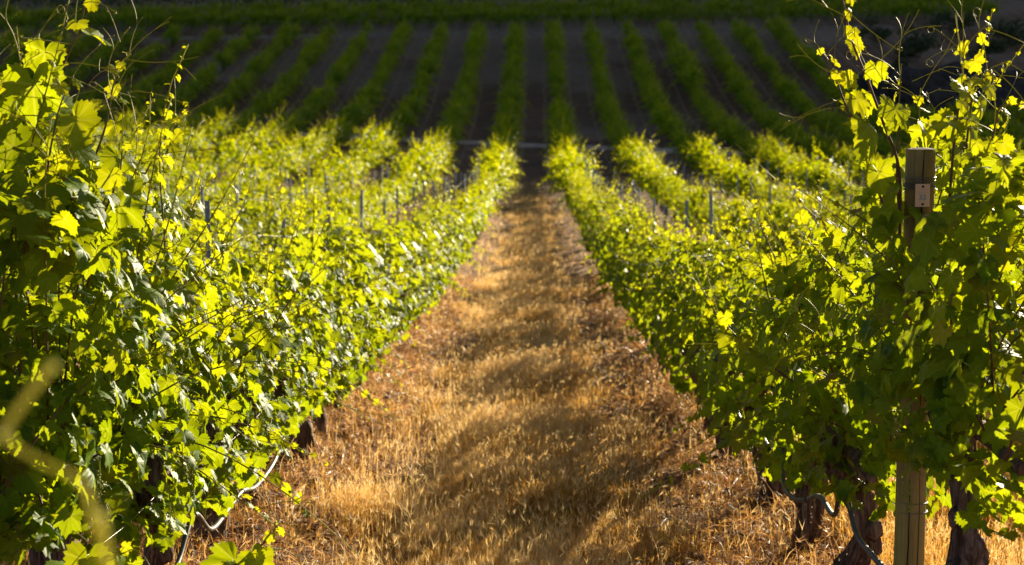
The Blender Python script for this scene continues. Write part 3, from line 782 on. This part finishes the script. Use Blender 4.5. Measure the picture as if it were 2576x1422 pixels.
VS = 1.2
cand = []
for r in [k for k in range(-15, 11) if k != 0]:
    x = row_x(r)
    ys = np.arange(12.0 if abs(r) == 1 else 4.5, 124, VS)
    n = len(LV) if abs(r) == 1 else 0
    for y in ys:
        y += random.uniform(-.07, .07)
        d = y * math.cos(PITCH)
        ix = 1350 + x * FPX / d
        marg = 1.2 * FPX / d
        if ix < -marg or ix > W0 + marg: continue
        if y > ROAD2[0] + ROAD2[1] * x - 1.9: continue
        if x > 17 and y > 92: continue
        if abs(y - ROAD1[0] - ROAD1[1] * x) < .7 and -22 < x < 13: continue
        n += 1
        cand.append((d, r, x + random.uniform(-.05, .05), y, n))
cand.sort()
indiv, rest = cand[:288], cand[288:]
for d, r, x, y, n in indiv:
    lod = 1 if d < 27 else 2
    src = random.choice(MID if lod == 1 else FARV)
    rz = math.pi * random.randrange(2) + random.uniform(-.12, .12)
    if r == 1 and d < 30: src = MID[(2, 0, 4, 5, 1, 4, 3)[n % 7]]
    side = rowname(r)
    root = empty('grapevine', (x, y, gz(x, y) - .01), f"sunlit grapevine, {ordinal(n)} from the camera in the {side} of the alley", 'grapevine',
                 'grapevines in the sunlit rows', rz, random.uniform(.84, 1.12))
    for nm, me in zip(('trunk', 'cane', 'foliage'), src):
        o = bpy.data.objects.new(nm, me); C.objects.link(o); o.parent = root

# the hundreds of vines further off, read as continuous rows
FT = []
for k in range(5):
    t, s, f = vine_parts(400 + k, 3, (24, 28, 14, 22, 30)[k], (90, 100, 50, 80, 110)[k], .095, (1.0, 1.1, .85, .95, 1.2)[k], (1.7, 1.85, 1.4, 1.65, 2.0)[k])
    FT.append(f)
tw = G(); qf = rng(77)
def far_add(x, y, rz, sc):
    f = FT[qf.integers(0, len(FT))]; c, s = math.cos(rz), math.sin(rz)
    z = gz(x, y)
    V = np.concatenate(f.V) * sc; K = np.concatenate(f.K)
    V = np.stack((V[:, 0] * c - V[:, 1] * s + x, V[:, 0] * s + V[:, 1] * c + y, V[:, 2] + z), 1)
    tw.add(V, [ff for ff in f.F], np.concatenate(f.U), K)
    tube(tw, np.array([(x, y, z - .05), (x, y, z + .65)]), .05, 4, (0.0, 0.0, 0.5, 1), False)
for d, r, x, y, n in rest:
    if qf.random() < .08: continue
    far_add(x, y, math.pi * qf.integers(0, 2) + qf.normal(0, .1), qf.uniform(.82, 1.08) * (.84 + .46 * float(vnoise(y * .35, r * 7.3, 3))))
for k in range(3):
    yy = ROAD2[0] + 3.2 + k * 2.7
    for x in np.arange(-40, 34, 1.2):
        far_add(x, yy + ROAD2[1] * x + qf.normal(0, .08), math.pi / 2 + qf.normal(0, .1), qf.uniform(.95, 1.3))
tag(tw.build('distant_grapevines', M['leaf_far']), 'shaded rows of distant grapevines climbing the far slope', 'grapevines', None, 'stuff')

g = G(); qs = rng(78); n = 30000      # scrub added to darken the shaded slope above the last vines
X = qs.uniform(-48, 42, n); Y = ROAD2[0] + ROAD2[1] * X + 11.5 + qs.uniform(0, 42, n)
hb = .3 + 1.9 * vnoise(X * .45, Y * .45, 31) ** 1.5 + .5 * vnoise(X * 1.6, Y * 1.6, 32)
P = np.stack((X, Y, ground_z(X, Y) + hb * qs.uniform(.35, 1, n)), 1)
put_leaves(g, qs, 3, P, qs.normal(0, .6, (n, 3)) + np.array([0, -.3, .7]), qs.normal(0, 1, (n, 3)), qs.uniform(.12, .26, n), leafcol(qs, n, np.full(n, .1)))
tag(g.build('darkening_scrub', M['bush'], None), "dark scrub added to deepen the shade on the slope above the last vines", 'scrub', None, 'stuff')

# ------------------------------------------------------------------ end post with its number tag
pb = px(2286, 1500, 5.27); pbx, pby = float(pb[0]), float(pb[1])
pz0 = gz(pbx, pby); ptop = float(px(2312, 372, 5.27)[2])
root = empty('end_post', (pbx, pby, pz0), "round weathered wooden post with a peach number tag and wire wound round its top", 'post')
Hh = ptop - pz0; RP = .044
g = G(); q = rng(3); m = 60
P = np.stack((np.linspace(-.004, .004, m), np.zeros(m), np.linspace(-.2, Hh, m)), 1)
rad = RP * (1.03 - .05 * np.linspace(0, 1, m) ** 2); rad[-1] *= .965
tube(g, P, rad, 32, None, False, lambda a, th: 1 + .012 * np.sin(3 * th + 2 * a) + .008 * np.sin(9 * th + a * 7))
g.build('shaft', M['post'], root)
g = G(); n = 32; th = np.linspace(0, 2 * np.pi, n, endpoint=False); rr = rad[-1] * 1.0
ring = np.stack((.004 + rr * np.cos(th), rr * np.sin(th), np.full(n, Hh)), 1); in_ = ring * (.55, .55, 1) + (.0018, 0, .004)
V = np.vstack((ring, in_, [(.004, 0, Hh + .003)])); j = np.arange(n); j2 = (j + 1) % n
g.add(V, [np.stack((j, j2, n + j2, n + j), -1), np.stack((n + j, n + j2, np.full(n, 2 * n)), -1)]); g.build('end_grain', M['endgrain'], root)
g = G()   # drying cracks: thin dark splits set in the face
for a, z0, z1, w in ((-92, Hh - .42, Hh - .001, .0024), (-70, .1, .62, .0014), (-108, .05, .6, .0016), (-78, Hh - .9, Hh - .5, .0012)):
    zz = np.linspace(z0, z1, 14); aa = R(a) + .03 * np.sin(zz * 17) + .015 * np.sin(zz * 53)
    ww = w * (.35 + .65 * np.sin(np.linspace(.25, np.pi - .25, 14)))
    rr = np.interp(zz, P[:, 2], rad) + .0006
    cx = np.interp(zz, P[:, 2], P[:, 0])
    L_ = np.stack((cx + rr * np.cos(aa - ww / RP), rr * np.sin(aa - ww / RP), zz), 1); R_ = np.stack((cx + rr * np.cos(aa + ww / RP), rr * np.sin(aa + ww / RP), zz), 1)
    i = np.arange(13); g.add(np.vstack((L_, R_)), np.stack((i, i + 14, i + 15, i + 1), -1))
g.build('crack', M['crack'], root)
def wrap(z, turns, slope, r=.0016, seed=0):
    g = G(); t = np.linspace(0, turns * 2 * np.pi, int(40 * turns)); qq = rng(seed)
    zz = z + slope * t / (2 * np.pi) + .002 * np.sin(t * 1.7 + seed) + .004 * np.sin(t + seed)
    tube(g, np.stack((.002 + (RP + .002) * np.cos(t), (RP + .002) * np.sin(t), zz), 1), r, 5)
    return g.build('wire_wrap', M['wire'], root)
wrap(Hh - .083, 1.2, .001, .0016, 1); wrap(Hh - .118, 5.2, .0048, .0018, 2); wrap(.485, 1.1, .002, .0015, 3); wrap(.515, 1.1, .002, .0015, 4)
# tag: a bent card nailed to the post, facing the alley's end
TZ = float(px(2312, 487, 5.2)[2]) - pz0; TW, TH = .0425, .0665
ty = -RP - .004
g = G(); box(g, (.0015, ty, TZ), (TW, .0016, TH))
tg = g.build('number_tag', M['tag'], root, False)
g = G()
for zz in (TZ + TH * .39, TZ - TH * .385):
    tube(g, np.array([(.002, ty + .002, zz), (.002, ty - .0022, zz)]), .0036, 12)
g.build('nail', M['crack'], tg)
cu = bpy.data.curves.new('number', 'FONT'); cu.body = '33'; cu.size = .0225; cu.extrude = .0002; cu.align_x = 'CENTER'; cu.offset = .0006
_t = bpy.data.objects.new('lettering', cu); cu.materials.append(M['print'])
fo = bpy.data.objects.new('number', bpy.data.meshes.new_from_object(_t)); bpy.data.objects.remove(_t); C.objects.link(fo); fo.parent = tg
fo.location = (.0015, ty - .0012, TZ - TH * .20); fo.rotation_euler = (math.pi / 2, 0, 0)
g = G()
box(g, (.0015, ty - .001, TZ + TH * .24), (.020, .0004, .0012))
for k, w in enumerate((.004, .0028, .0034, .0022, .0030)):
    box(g, (-.0085 + k * .0048, ty - .001, TZ + TH * .125), (w, .0004, .0030))
g.build('faint_print', M['faint'], tg)

# ------------------------------------------------------------------ drip hoses, wires
def hose(xo, ys, hs, label, seed, r=.0095):
    q = rng(seed); pts = []
    for i in range(len(ys) - 1):
        y0, y1, h0, h1 = ys[i], ys[i + 1], hs[i], hs[i + 1]
        sag = q.uniform(.03, .07) + .02 * (y1 - y0)
        zb = gz(xo, y0) + h0
        pts.append((xo + q.normal(0, .01), y0, zb))
        zm = (zb + gz(xo, y1) + h1) / 2 - sag
        xm = xo + q.normal(0, .012)
        for t in (.3, .7): pts.append((xm, y0 + (y1 - y0) * t, zm + (zb - zm) * .12 * (1 - t)))
    pts.append((xo, ys[-1], gz(xo, ys[-1]) + hs[-1]))
    P = spline(np.array(pts), len(pts) * 7)
    root = empty('irrigation_hose', tuple(P[0]), label, 'hose'); o = P[0]
    g = G(); tube(g, P - o, r, 10); g.build('tube', M['hose'], root)
    for i in range(len(ys)):
        k = np.argmin(np.abs(P[:, 1] - ys[i])); k = min(max(k, 1), len(P) - 2)
        d = unit(P[k + 1] - P[k - 1]) * .006
        g = G(); tube(g, np.array([P[k] - d, P[k] + d]) - o, r * 1.35, 10); g.build('clip', M['black_tie'], root)
    return P
HR = hose(1.03, [4.35, 5.05, 5.75, 6.55, 7.3, 8.1, 9.0, 10.0, 11.2, 12.4], [.42, .36, .52, .36, .50, .52, .50, .48, .50, .5], "grey drip hose sagging in loops past the trunks near the numbered post", 5)
HL = hose(-1.24, [4.6, 5.3, 6.15, 7.2, 8.5], [.16, .24, .32, .26, .34], "grey drip hose sagging before the trunks at the lower left", 8)
def wire(x, y0, y1, h, label):
    ys = np.arange(y0, y1, .6); P = np.array([(x, y, gz(x, y) + h - .02 * abs(math.sin(y * .9))) for y in ys]); g = G()
    tube(g, P - P[0], .0014, 5); o = g.build('trellis_wire', M['wire'], None, True, tuple(P[0])); tag(o, label, 'wire', 'trellis wires')
wire(1.10, 5.27, 22, .52, "thin steel wire tied low to the numbered post, running along the trunks")
wire(-1.34, 4.4, 22, .46, "thin steel wire running low along the trunks of the left row")
for r, nm in ((-1, 'first row left'), (1, 'first row right'), (-2, 'second row left'), (2, 'second row right')):
    wire(row_x(r) + (.30 if r > 0 else -.30) * (1 if abs(r) == 1 else .6), 9.0 if abs(r) == 1 else 14, 50, 1.30, f"upper trellis wire strung along the stakes of the {nm} of the alley")
g = G(); q = rng(9)
for k in range(16):
    i = int(q.uniform(.12, .8) * len(HR)); p = HR[i]
    n = q.integers(3, 8); zz = p[2] - np.sort(q.uniform(.03, min(.42, p[2] - gz(p[0], p[1])), n))
    balls(g, np.stack((p[0] + q.normal(0, .003, n), np.full(n, p[1]), zz), 1), q.uniform(.0022, .004, n), None, (1, 1, 1.5))
for k in range(5):
    p = HL[int(q.uniform(.3, .7) * len(HL))]
    balls(g, np.array([p - (0, 0, .018), p - (0, 0, q.uniform(.06, .2))]), .0035, None, (1, 1, 1.4))
tag(g.build('water_drops', M['water']), "glinting water drops falling from the drip hoses", 'water drops', None, 'stuff')
# black rubber tie round the knotted trunk
tp = (RV[0][0], RV[0][1], gz(*RV[0]) + .70)
g = G(); t = np.linspace(0, 2 * np.pi, 22); tube(g, np.stack((.044 * np.cos(t), .044 * np.sin(t), .004 * np.sin(2 * t)), 1), .007, 8)
tube(g, spline(np.array([(.05, -.03, 0), (.075, -.04, .008), (.09, -.045, -.03), (.095, -.045, -.055)]), 10), .0055, 8)
tag(g.build('rubber_tie', M['black_tie'], None, True, tp), "black rubber tie round the knotted trunk beside the numbered post", 'tie')

# ------------------------------------------------------------------ steel stakes along the rows
def make_stake():
    g = G(); w, d_, t = .036, .024, .0035                     # an open channel section with hook notches
    Hs = 1.62
    box(g, (0, 0, Hs / 2 - .1), (w, t, Hs + .2)); box(g, (-w / 2 + t / 2, d_ / 2 + t / 2, Hs / 2 - .1), (t, d_, Hs + .2)); box(g, (w / 2 - t / 2, d_ / 2 + t / 2, Hs / 2 - .1), (t, d_, Hs + .2))
    for z in (.6, .9, 1.2, 1.45):
        for s in (-1, 1): box(g, (s * (w / 2 + .005), d_ * .5, z), (.010, .010, .016))
    return g.mesh('vine_stake', M['steel'], False)
st_m = make_stake()
for r in (-1, -2, -3, -4, 1, 2, 3, 4):
    n = 0; x = row_x(r) + (.30 if r > 0 else -.30) * (1 if abs(r) == 1 else .6)
    for y in np.arange({1: 9.2, 2: 14.0, 3: 21.5, 4: 30.5}[abs(r)], 54, 2.5):
        y += random.uniform(-.2, .2); n += 1
        o = bpy.data.objects.new('vine_stake', st_m); C.objects.link(o)
        tag(o, f"grey steel stake, {ordinal(n)} from the camera in the {rowname(r)} of the alley", 'stake', 'steel vine stakes')
        o.location = (x, y, gz(x, y)); sc = random.uniform(.86, 1.0); o.scale = (.72, .72, sc)
        o.rotation_euler = (random.uniform(-.03, .03), random.uniform(-.03, .03), random.uniform(-.3, .3))

# ------------------------------------------------------------------ dry grass
def blades(g, q, X, Y, h, w, lean=.35, green=0.03, heads=.25, bright=None):
    n = len(X); Z = ground_z(X, Y) - .01
    az = q.uniform(0, 2 * np.pi, n); le = np.abs(q.normal(0, lean, n)) * h
    az2 = q.uniform(0, 2 * np.pi, n)
    B = np.stack((X, Y, Z), 1)
    ld = np.stack((np.cos(az), np.sin(az), np.zeros(n)), 1); wd = np.stack((np.cos(az2), np.sin(az2), np.zeros(n)), 1) * (w / 2)[:, None]
    Mi = B + ld * (le * .35)[:, None] + np.array([0, 0, 1]) * (h * .55)[:, None]
    To = B + ld * le[:, None] + np.array([0, 0, 1]) * (h - le * .25)[:, None]
    V = np.stack((B - wd, B + wd, Mi + wd * .8, Mi - wd * .8, To), 1).reshape(-1, 3)
    o = (np.arange(n) * 5)[:, None]
    br = np.clip(q.normal(.55, .22, n) if bright is None else bright + q.normal(0, .18, n), 0, 1)
    gr = (q.random(n) < green) * q.uniform(.3, .8, n)
    col = np.stack((br, gr, br, np.ones(n)), 1)
    g.add(V, [o + np.array([[0, 1, 2, 3]]), o + np.array([[3, 2, 4]])], None, np.repeat(col, 5, 0))
    ids = np.nonzero(q.random(n) < heads)[0]; m = len(ids)
    if m:                                                     # seed heads: a little fan of awns
        D = unit(To[ids] - Mi[ids]); hl = q.uniform(.022, .05, m)[:, None]
        for k in range(4):
            s = q.normal(0, .32, (m, 3)); e = unit(D + s); p0 = To[ids] - D * hl * .5 * k / 4
            sw = unit(np.cross(e, q.normal(0, 1, (m, 3)))) * (w[ids] * .55)[:, None]
            V = np.stack((p0 - sw, p0 + sw, p0 + e * hl), 1).reshape(-1, 3)
            c2 = col[ids].copy(); c2[:, 0] = np.clip(c2[:, 0] + .2, 0, 1); c2[:, 1] *= .4
            g.add(V, (np.arange(m) * 3)[:, None] + np.array([[0, 1, 2]]), None, np.repeat(c2, 3, 0))
def strip(q, n, xa, xb, ya, yb, keep):
    X = q.uniform(xa, xb, n); Y = q.uniform(ya, yb, n); k = q.random(n) < keep(X, Y); return X[k], Y[k]
AC = XR1 - SP / 2
def mow(X, Y):     # thick in the middle of an alley, thin by the vines
    ph = np.abs(((X - AC) / SP + .5) % 1 - .5) * SP
    return np.clip(1.1 - np.maximum(ph - .36 + (vnoise(X * 3, Y * 1.2, 4) - .5) * .6, 0) * 3.0, .05, 1) * np.clip(.1 + 1.3 * vnoise(X * 3.1, Y * 3.1, 6), 0.08, 1) * np.clip((60 - Y) / 14, 0, 1)
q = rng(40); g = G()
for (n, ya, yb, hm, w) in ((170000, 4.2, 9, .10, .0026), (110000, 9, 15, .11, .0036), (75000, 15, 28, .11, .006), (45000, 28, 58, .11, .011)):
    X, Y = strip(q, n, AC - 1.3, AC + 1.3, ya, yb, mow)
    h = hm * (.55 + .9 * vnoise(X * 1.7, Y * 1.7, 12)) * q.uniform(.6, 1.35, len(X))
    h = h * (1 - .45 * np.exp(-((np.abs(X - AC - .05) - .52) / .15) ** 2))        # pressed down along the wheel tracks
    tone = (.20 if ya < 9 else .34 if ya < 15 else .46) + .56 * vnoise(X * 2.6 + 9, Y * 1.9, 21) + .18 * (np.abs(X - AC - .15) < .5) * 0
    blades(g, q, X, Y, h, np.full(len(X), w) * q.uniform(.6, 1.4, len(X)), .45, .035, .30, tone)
    X, Y = strip(q, n // 28, AC - 1.1, AC + 1.2, ya, yb, mow)      # taller pale stalks standing out of the sward
    blades(g, q, X, Y, q.uniform(.13, .24, len(X)), np.full(len(X), w * .8), .5, .02, .95, .85)
    X, Y = strip(q, n // 130, AC - .9, AC + .9, ya, yb, mow)       # a few green weeds
    blades(g, q, X, Y, q.uniform(.05, .13, len(X)), np.full(len(X), w * 2.4), .6, 1.0, 0)
X, Y = strip(q, 60000, XR1 + .15, XR1 + SP - .2, 4.0, 14, lambda X, Y: .8 + 0 * X)       # the next alley to the right
blades(g, q, X, Y, .22 * q.uniform(.5, 1.3, len(X)) * (.6 + .7 * vnoise(X * 1.5, Y * 1.5, 2)), np.full(len(X), .0034), .4, .03, .4, .2 + .6 * vnoise(X * 2, Y * 2, 15))
X, Y = strip(q, 22000, -1.4 - SP + .2, -1.5, 4.0, 13, lambda X, Y: .8 + 0 * X)
blades(g, q, X, Y, .17 * q.uniform(.5, 1.3, len(X)), np.full(len(X), .0034), .3, .03, .35)
for s in (-2, -1, 1, 2, 3):
    X, Y = strip(q, 16000, AC + SP * s - 1.1, AC + SP * s + 1.1, 13, 46, mow)
    blades(g, q, X, Y, .14 * q.uniform(.5, 1.3, len(X)), np.full(len(X), .009), .35, .03, .2)
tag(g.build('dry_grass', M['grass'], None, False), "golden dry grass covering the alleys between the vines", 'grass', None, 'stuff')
g = G(); q = rng(41)      # straw, clippings and thin weeds under the vines
for xr in (XR1, XR1 - SP):
    for n, ya, yb, sc in ((20000, 4.2, 12, 1.0), (13000, 12, 28, 1.7)):
        X = xr + q.normal(0, .38, n); Y = q.uniform(ya, yb, n); Z = ground_z(X, Y) + q.uniform(0, .03, n)
        az = q.uniform(0, 2 * np.pi, n); el = q.normal(.1, .35, n); L = q.uniform(.03, .13, n) * sc
        D = np.stack((np.cos(az) * np.cos(el), np.sin(az) * np.cos(el), np.sin(el)), 1)
        S = unit(np.cross(D, q.normal(0, 1, (n, 3)))) * (.0017 * sc)
        B = np.stack((X, Y, Z), 1); Mi = B + D * (L * .5)[:, None] + np.array([0, 0, .012]); To = B + D * L[:, None] + np.array([0, 0, -.004])
        V = np.stack((B - S, B + S, Mi + S, Mi - S, To), 1).reshape(-1, 3); o = (np.arange(n) * 5)[:, None]
        c = np.stack((np.clip(q.normal(.36 if ya < 10 else .5, .27, n), 0, 1), np.zeros(n), np.zeros(n), np.ones(n)), 1)
        g.add(V, [o + np.array([[0, 1, 2, 3]]), o + np.array([[3, 2, 4]])], None, np.repeat(c, 5, 0))
    X = xr + q.normal(0, .4, 1500); Y = q.uniform(4.2, 16, 1500)
    blades(g, q, X, Y, q.uniform(.08, .25, 1500), np.full(1500, .003), .5, .05, .6)
    n = 700
    X = xr + q.normal(0, .36, n); Y = 4.3 + 11 * q.random(n) ** 1.3; Z = ground_z(X, Y)
    balls(g, np.stack((X, Y, Z + .004), 1), q.uniform(.008, .032, n), np.repeat(np.stack((np.clip(q.normal(.2, .15, n), 0, 1), np.zeros(n), np.zeros(n), np.ones(n)), 1), len(BALL), 0), (1.2, 1, .6))
    for k in range(120):                                       # cut canes left lying
        x0, y0 = xr + q.normal(0, .4), 4.3 + 14 * q.random(); a = q.uniform(0, 6.3); L = q.uniform(.12, .4)
        e = np.array([math.cos(a), math.sin(a)]) * L; pm = np.array([x0, y0]) + e * .5 + q.normal(0, .02, 2)
        tube(g, spline(np.array([(x0, y0, gz(x0, y0) + .012), (*pm, gz(*pm) + .035), (x0 + e[0], y0 + e[1], gz(x0 + e[0], y0 + e[1]) + .012)]), 6), .004, 4, (.12, 0, 0, 1))
tag(g.build('straw_litter', M['litter'], None, False), "dry straw and weeds littering the bare strips under the vines", 'straw', None, 'stuff')

# ------------------------------------------------------------------ blurred stalk close to the lens, rooted in the alley's edge
sp_ = [(135, 915, .86), (75, 990, .85), (12, 1085, .84), (20, 1110, .83), (110, 1165, .82), (205, 1215, .82), (240, 1330, .82), (272, 1480, .82)]
P = [px(*p) for p in sp_]; last = P[-1]
P += [last + np.array([.01, .02, -.35]), np.array([last[0] + .02, last[1] + .03, gz(last[0], last[1]) - .03])]
P = spline(np.array(P), 60); g = G()
tube(g, P - P[-1], np.concatenate((np.linspace(.0022, .0014, 20), np.linspace(.0008, .0008, 10), np.linspace(.0010, .0030, 30))), 8)
tag(g.build('dry_stalk', M['stalk'], None, True, tuple(P[-1])), "out-of-focus yellow stalk bending across the lower left corner", 'plant stalk')

# ------------------------------------------------------------------ scrubby bank and rocks on the far slope, trees added to darken its top
def leaf_cloud(g, q, n, c, rad, size, lump=5):
    cs = c + q.normal(0, .45, (lump, 3)) * rad
    i = q.integers(0, lump, n)
    d = unit(q.normal(0, 1, (n, 3))); pos = cs[i] + d * rad * (q.uniform(.3, 1, n) ** .5)[:, None] * .62
    put_leaves(g, q, 3, pos, d + np.array([0, 0, .4]) + q.normal(0, .5, (n, 3)), q.normal(0, 1, (n, 3)) + np.array([0, 0, -.3]), size * q.uniform(.6, 1.3, n), leafcol(q, n, np.full(n, .1)))
BW = ["low dark bush", "rounded grey-green bush", "ragged dark bush", "small scrubby bush", "wide spreading bush"]
bush_at = [(2210, 95, 118, 1.1), (2300, 120, 112, 1.5), (2400, 75, 122, 1.3), (2480, 130, 110, 1.2), (2550, 90, 117, 1.4), (2250, 160, 106, .9), (2470, 190, 101, .9), (1975, 392, 70, .75)]
where = ["beside the last vines on the right slope", "on the bank above the dark rocks", "high on the bare bank at the right", "between the rocks and the right edge", "at the right edge of the bare bank", "below the rounded bush on the bank", "just above the dark rock face", "standing out paler among the right vines"]
for k, (x, y, d, s) in enumerate(bush_at):
    p = px(x, y, d); bx, by = float(p[0]), float(p[1]); q = rng(600 + k)
    root = empty('bush', (bx, by, gz(bx, by)), f"{BW[k % 5]} {where[k]}", 'bush', 'bushes on the right slope')
    g = G()
    for a in range(4):
        e = np.array([q.normal(0, .4) * s, q.normal(0, .4) * s, s * .7]); tube(g, spline(np.array([(0, 0, -.1), e * .5 + (0, 0, .1), e]), 6), np.linspace(.04, .015, 6) * s, 5)
    g.build('stem', M['bark'], root)
    g = G(); leaf_cloud(g, q, 700, np.array([0, 0, s * .62]), np.array([s * .9, s * .8, s * .6]), .10 * s, 7); g.build('crown', M['bush'] if k < 7 else M['leaf_far'], root)
rk = [(2235, 215, 100, 1.3), (2330, 235, 98, 1.7), (2430, 225, 98, 1.8), (2530, 235, 97, 1.7), (2380, 262, 95, 1.2), (2490, 268, 94.5, 1.2)]
rw = ["leftmost dark boulder of the rock face on the right bank", "tall dark boulder below the bank's rounded bush", "broad dark boulder in the middle of the rock face", "dark boulder of the rock face at the right edge", "low dark boulder in front of the tall one", "low dark boulder in front of the edge boulder"]
for k, (x, y, d, s) in enumerate(rk):
    p = px(x, y, d); bx, by = float(p[0]), float(p[1]); q = rng(700 + k)
    u_, v_ = np.meshgrid(np.linspace(0, 2 * np.pi, 29)[:-1], np.linspace(.02, np.pi - .02, 17)); D = np.stack((np.sin(v_) * np.cos(u_), np.sin(v_) * np.sin(u_), np.cos(v_)), -1).reshape(-1, 3)
    rr = 1 + .55 * (vnoise(D[:, 0] * 2.1 + k, D[:, 1] * 2.1 + D[:, 2] * 1.7, k) - .5) + .3 * (vnoise(D[:, 0] * 6, D[:, 1] * 6 + D[:, 2] * 5, k + 20) - .5)
    V = D * rr[:, None] * np.array([1.5, .9, .8]) * s; n = 28; i, j = np.meshgrid(np.arange(n), np.arange(16)); i2 = (i + 1) % n
    g = G(); g.add(V, np.stack((j * n + i, j * n + i2, (j + 1) * n + i2, (j + 1) * n + i), -1).reshape(-1, 4))
    tag(g.build('boulder', M['rock'], None, True, (bx, by, gz(bx, by) + .15 * s)), rw[k], 'boulder', 'boulders of the right bank')
tr = [(60, 20, 153, 2.6), (190, 35, 151, 2.2), (330, 15, 155, 2.8), (470, 25, 153, 2.3), (600, 10, 157, 2.6), (740, 12, 158, 2.4)]  # trees added to make the shaded hilltop read dark
for k, (x, y, d, s) in enumerate(tr):
    p = px(x, y, d); bx, by = float(p[0]), float(p[1]); q = rng(800 + k)
    root = empty('tree', (bx, by, gz(bx, by)), f"dark tree added to darken the top left, {ORD[k]} from the left", 'tree', 'trees added to darken the top of the slope')
    g = G(); tube(g, spline(np.array([(0, 0, -.2), (.1, 0, s * .5), (q.normal(0, .2), q.normal(0, .2), s * 1.1)]), 9), np.linspace(.16, .05, 9), 7)
    for a in range(4):
        b = np.array([0, 0, s * q.uniform(.4, .8)]); tube(g, spline(np.array([b, b + (q.normal(0, .5), q.normal(0, .5), .5), b + (q.normal(0, 1), q.normal(0, 1), 1.0)]), 6), np.linspace(.07, .02, 6), 5)
    g.build('trunk', M['bark'], root)
    g = G(); leaf_cloud(g, q, 1500, np.array([0, 0, s * .95]), np.array([s * .75, s * .75, s * .6]), .17, 9); g.build('crown', M['bush'], root)
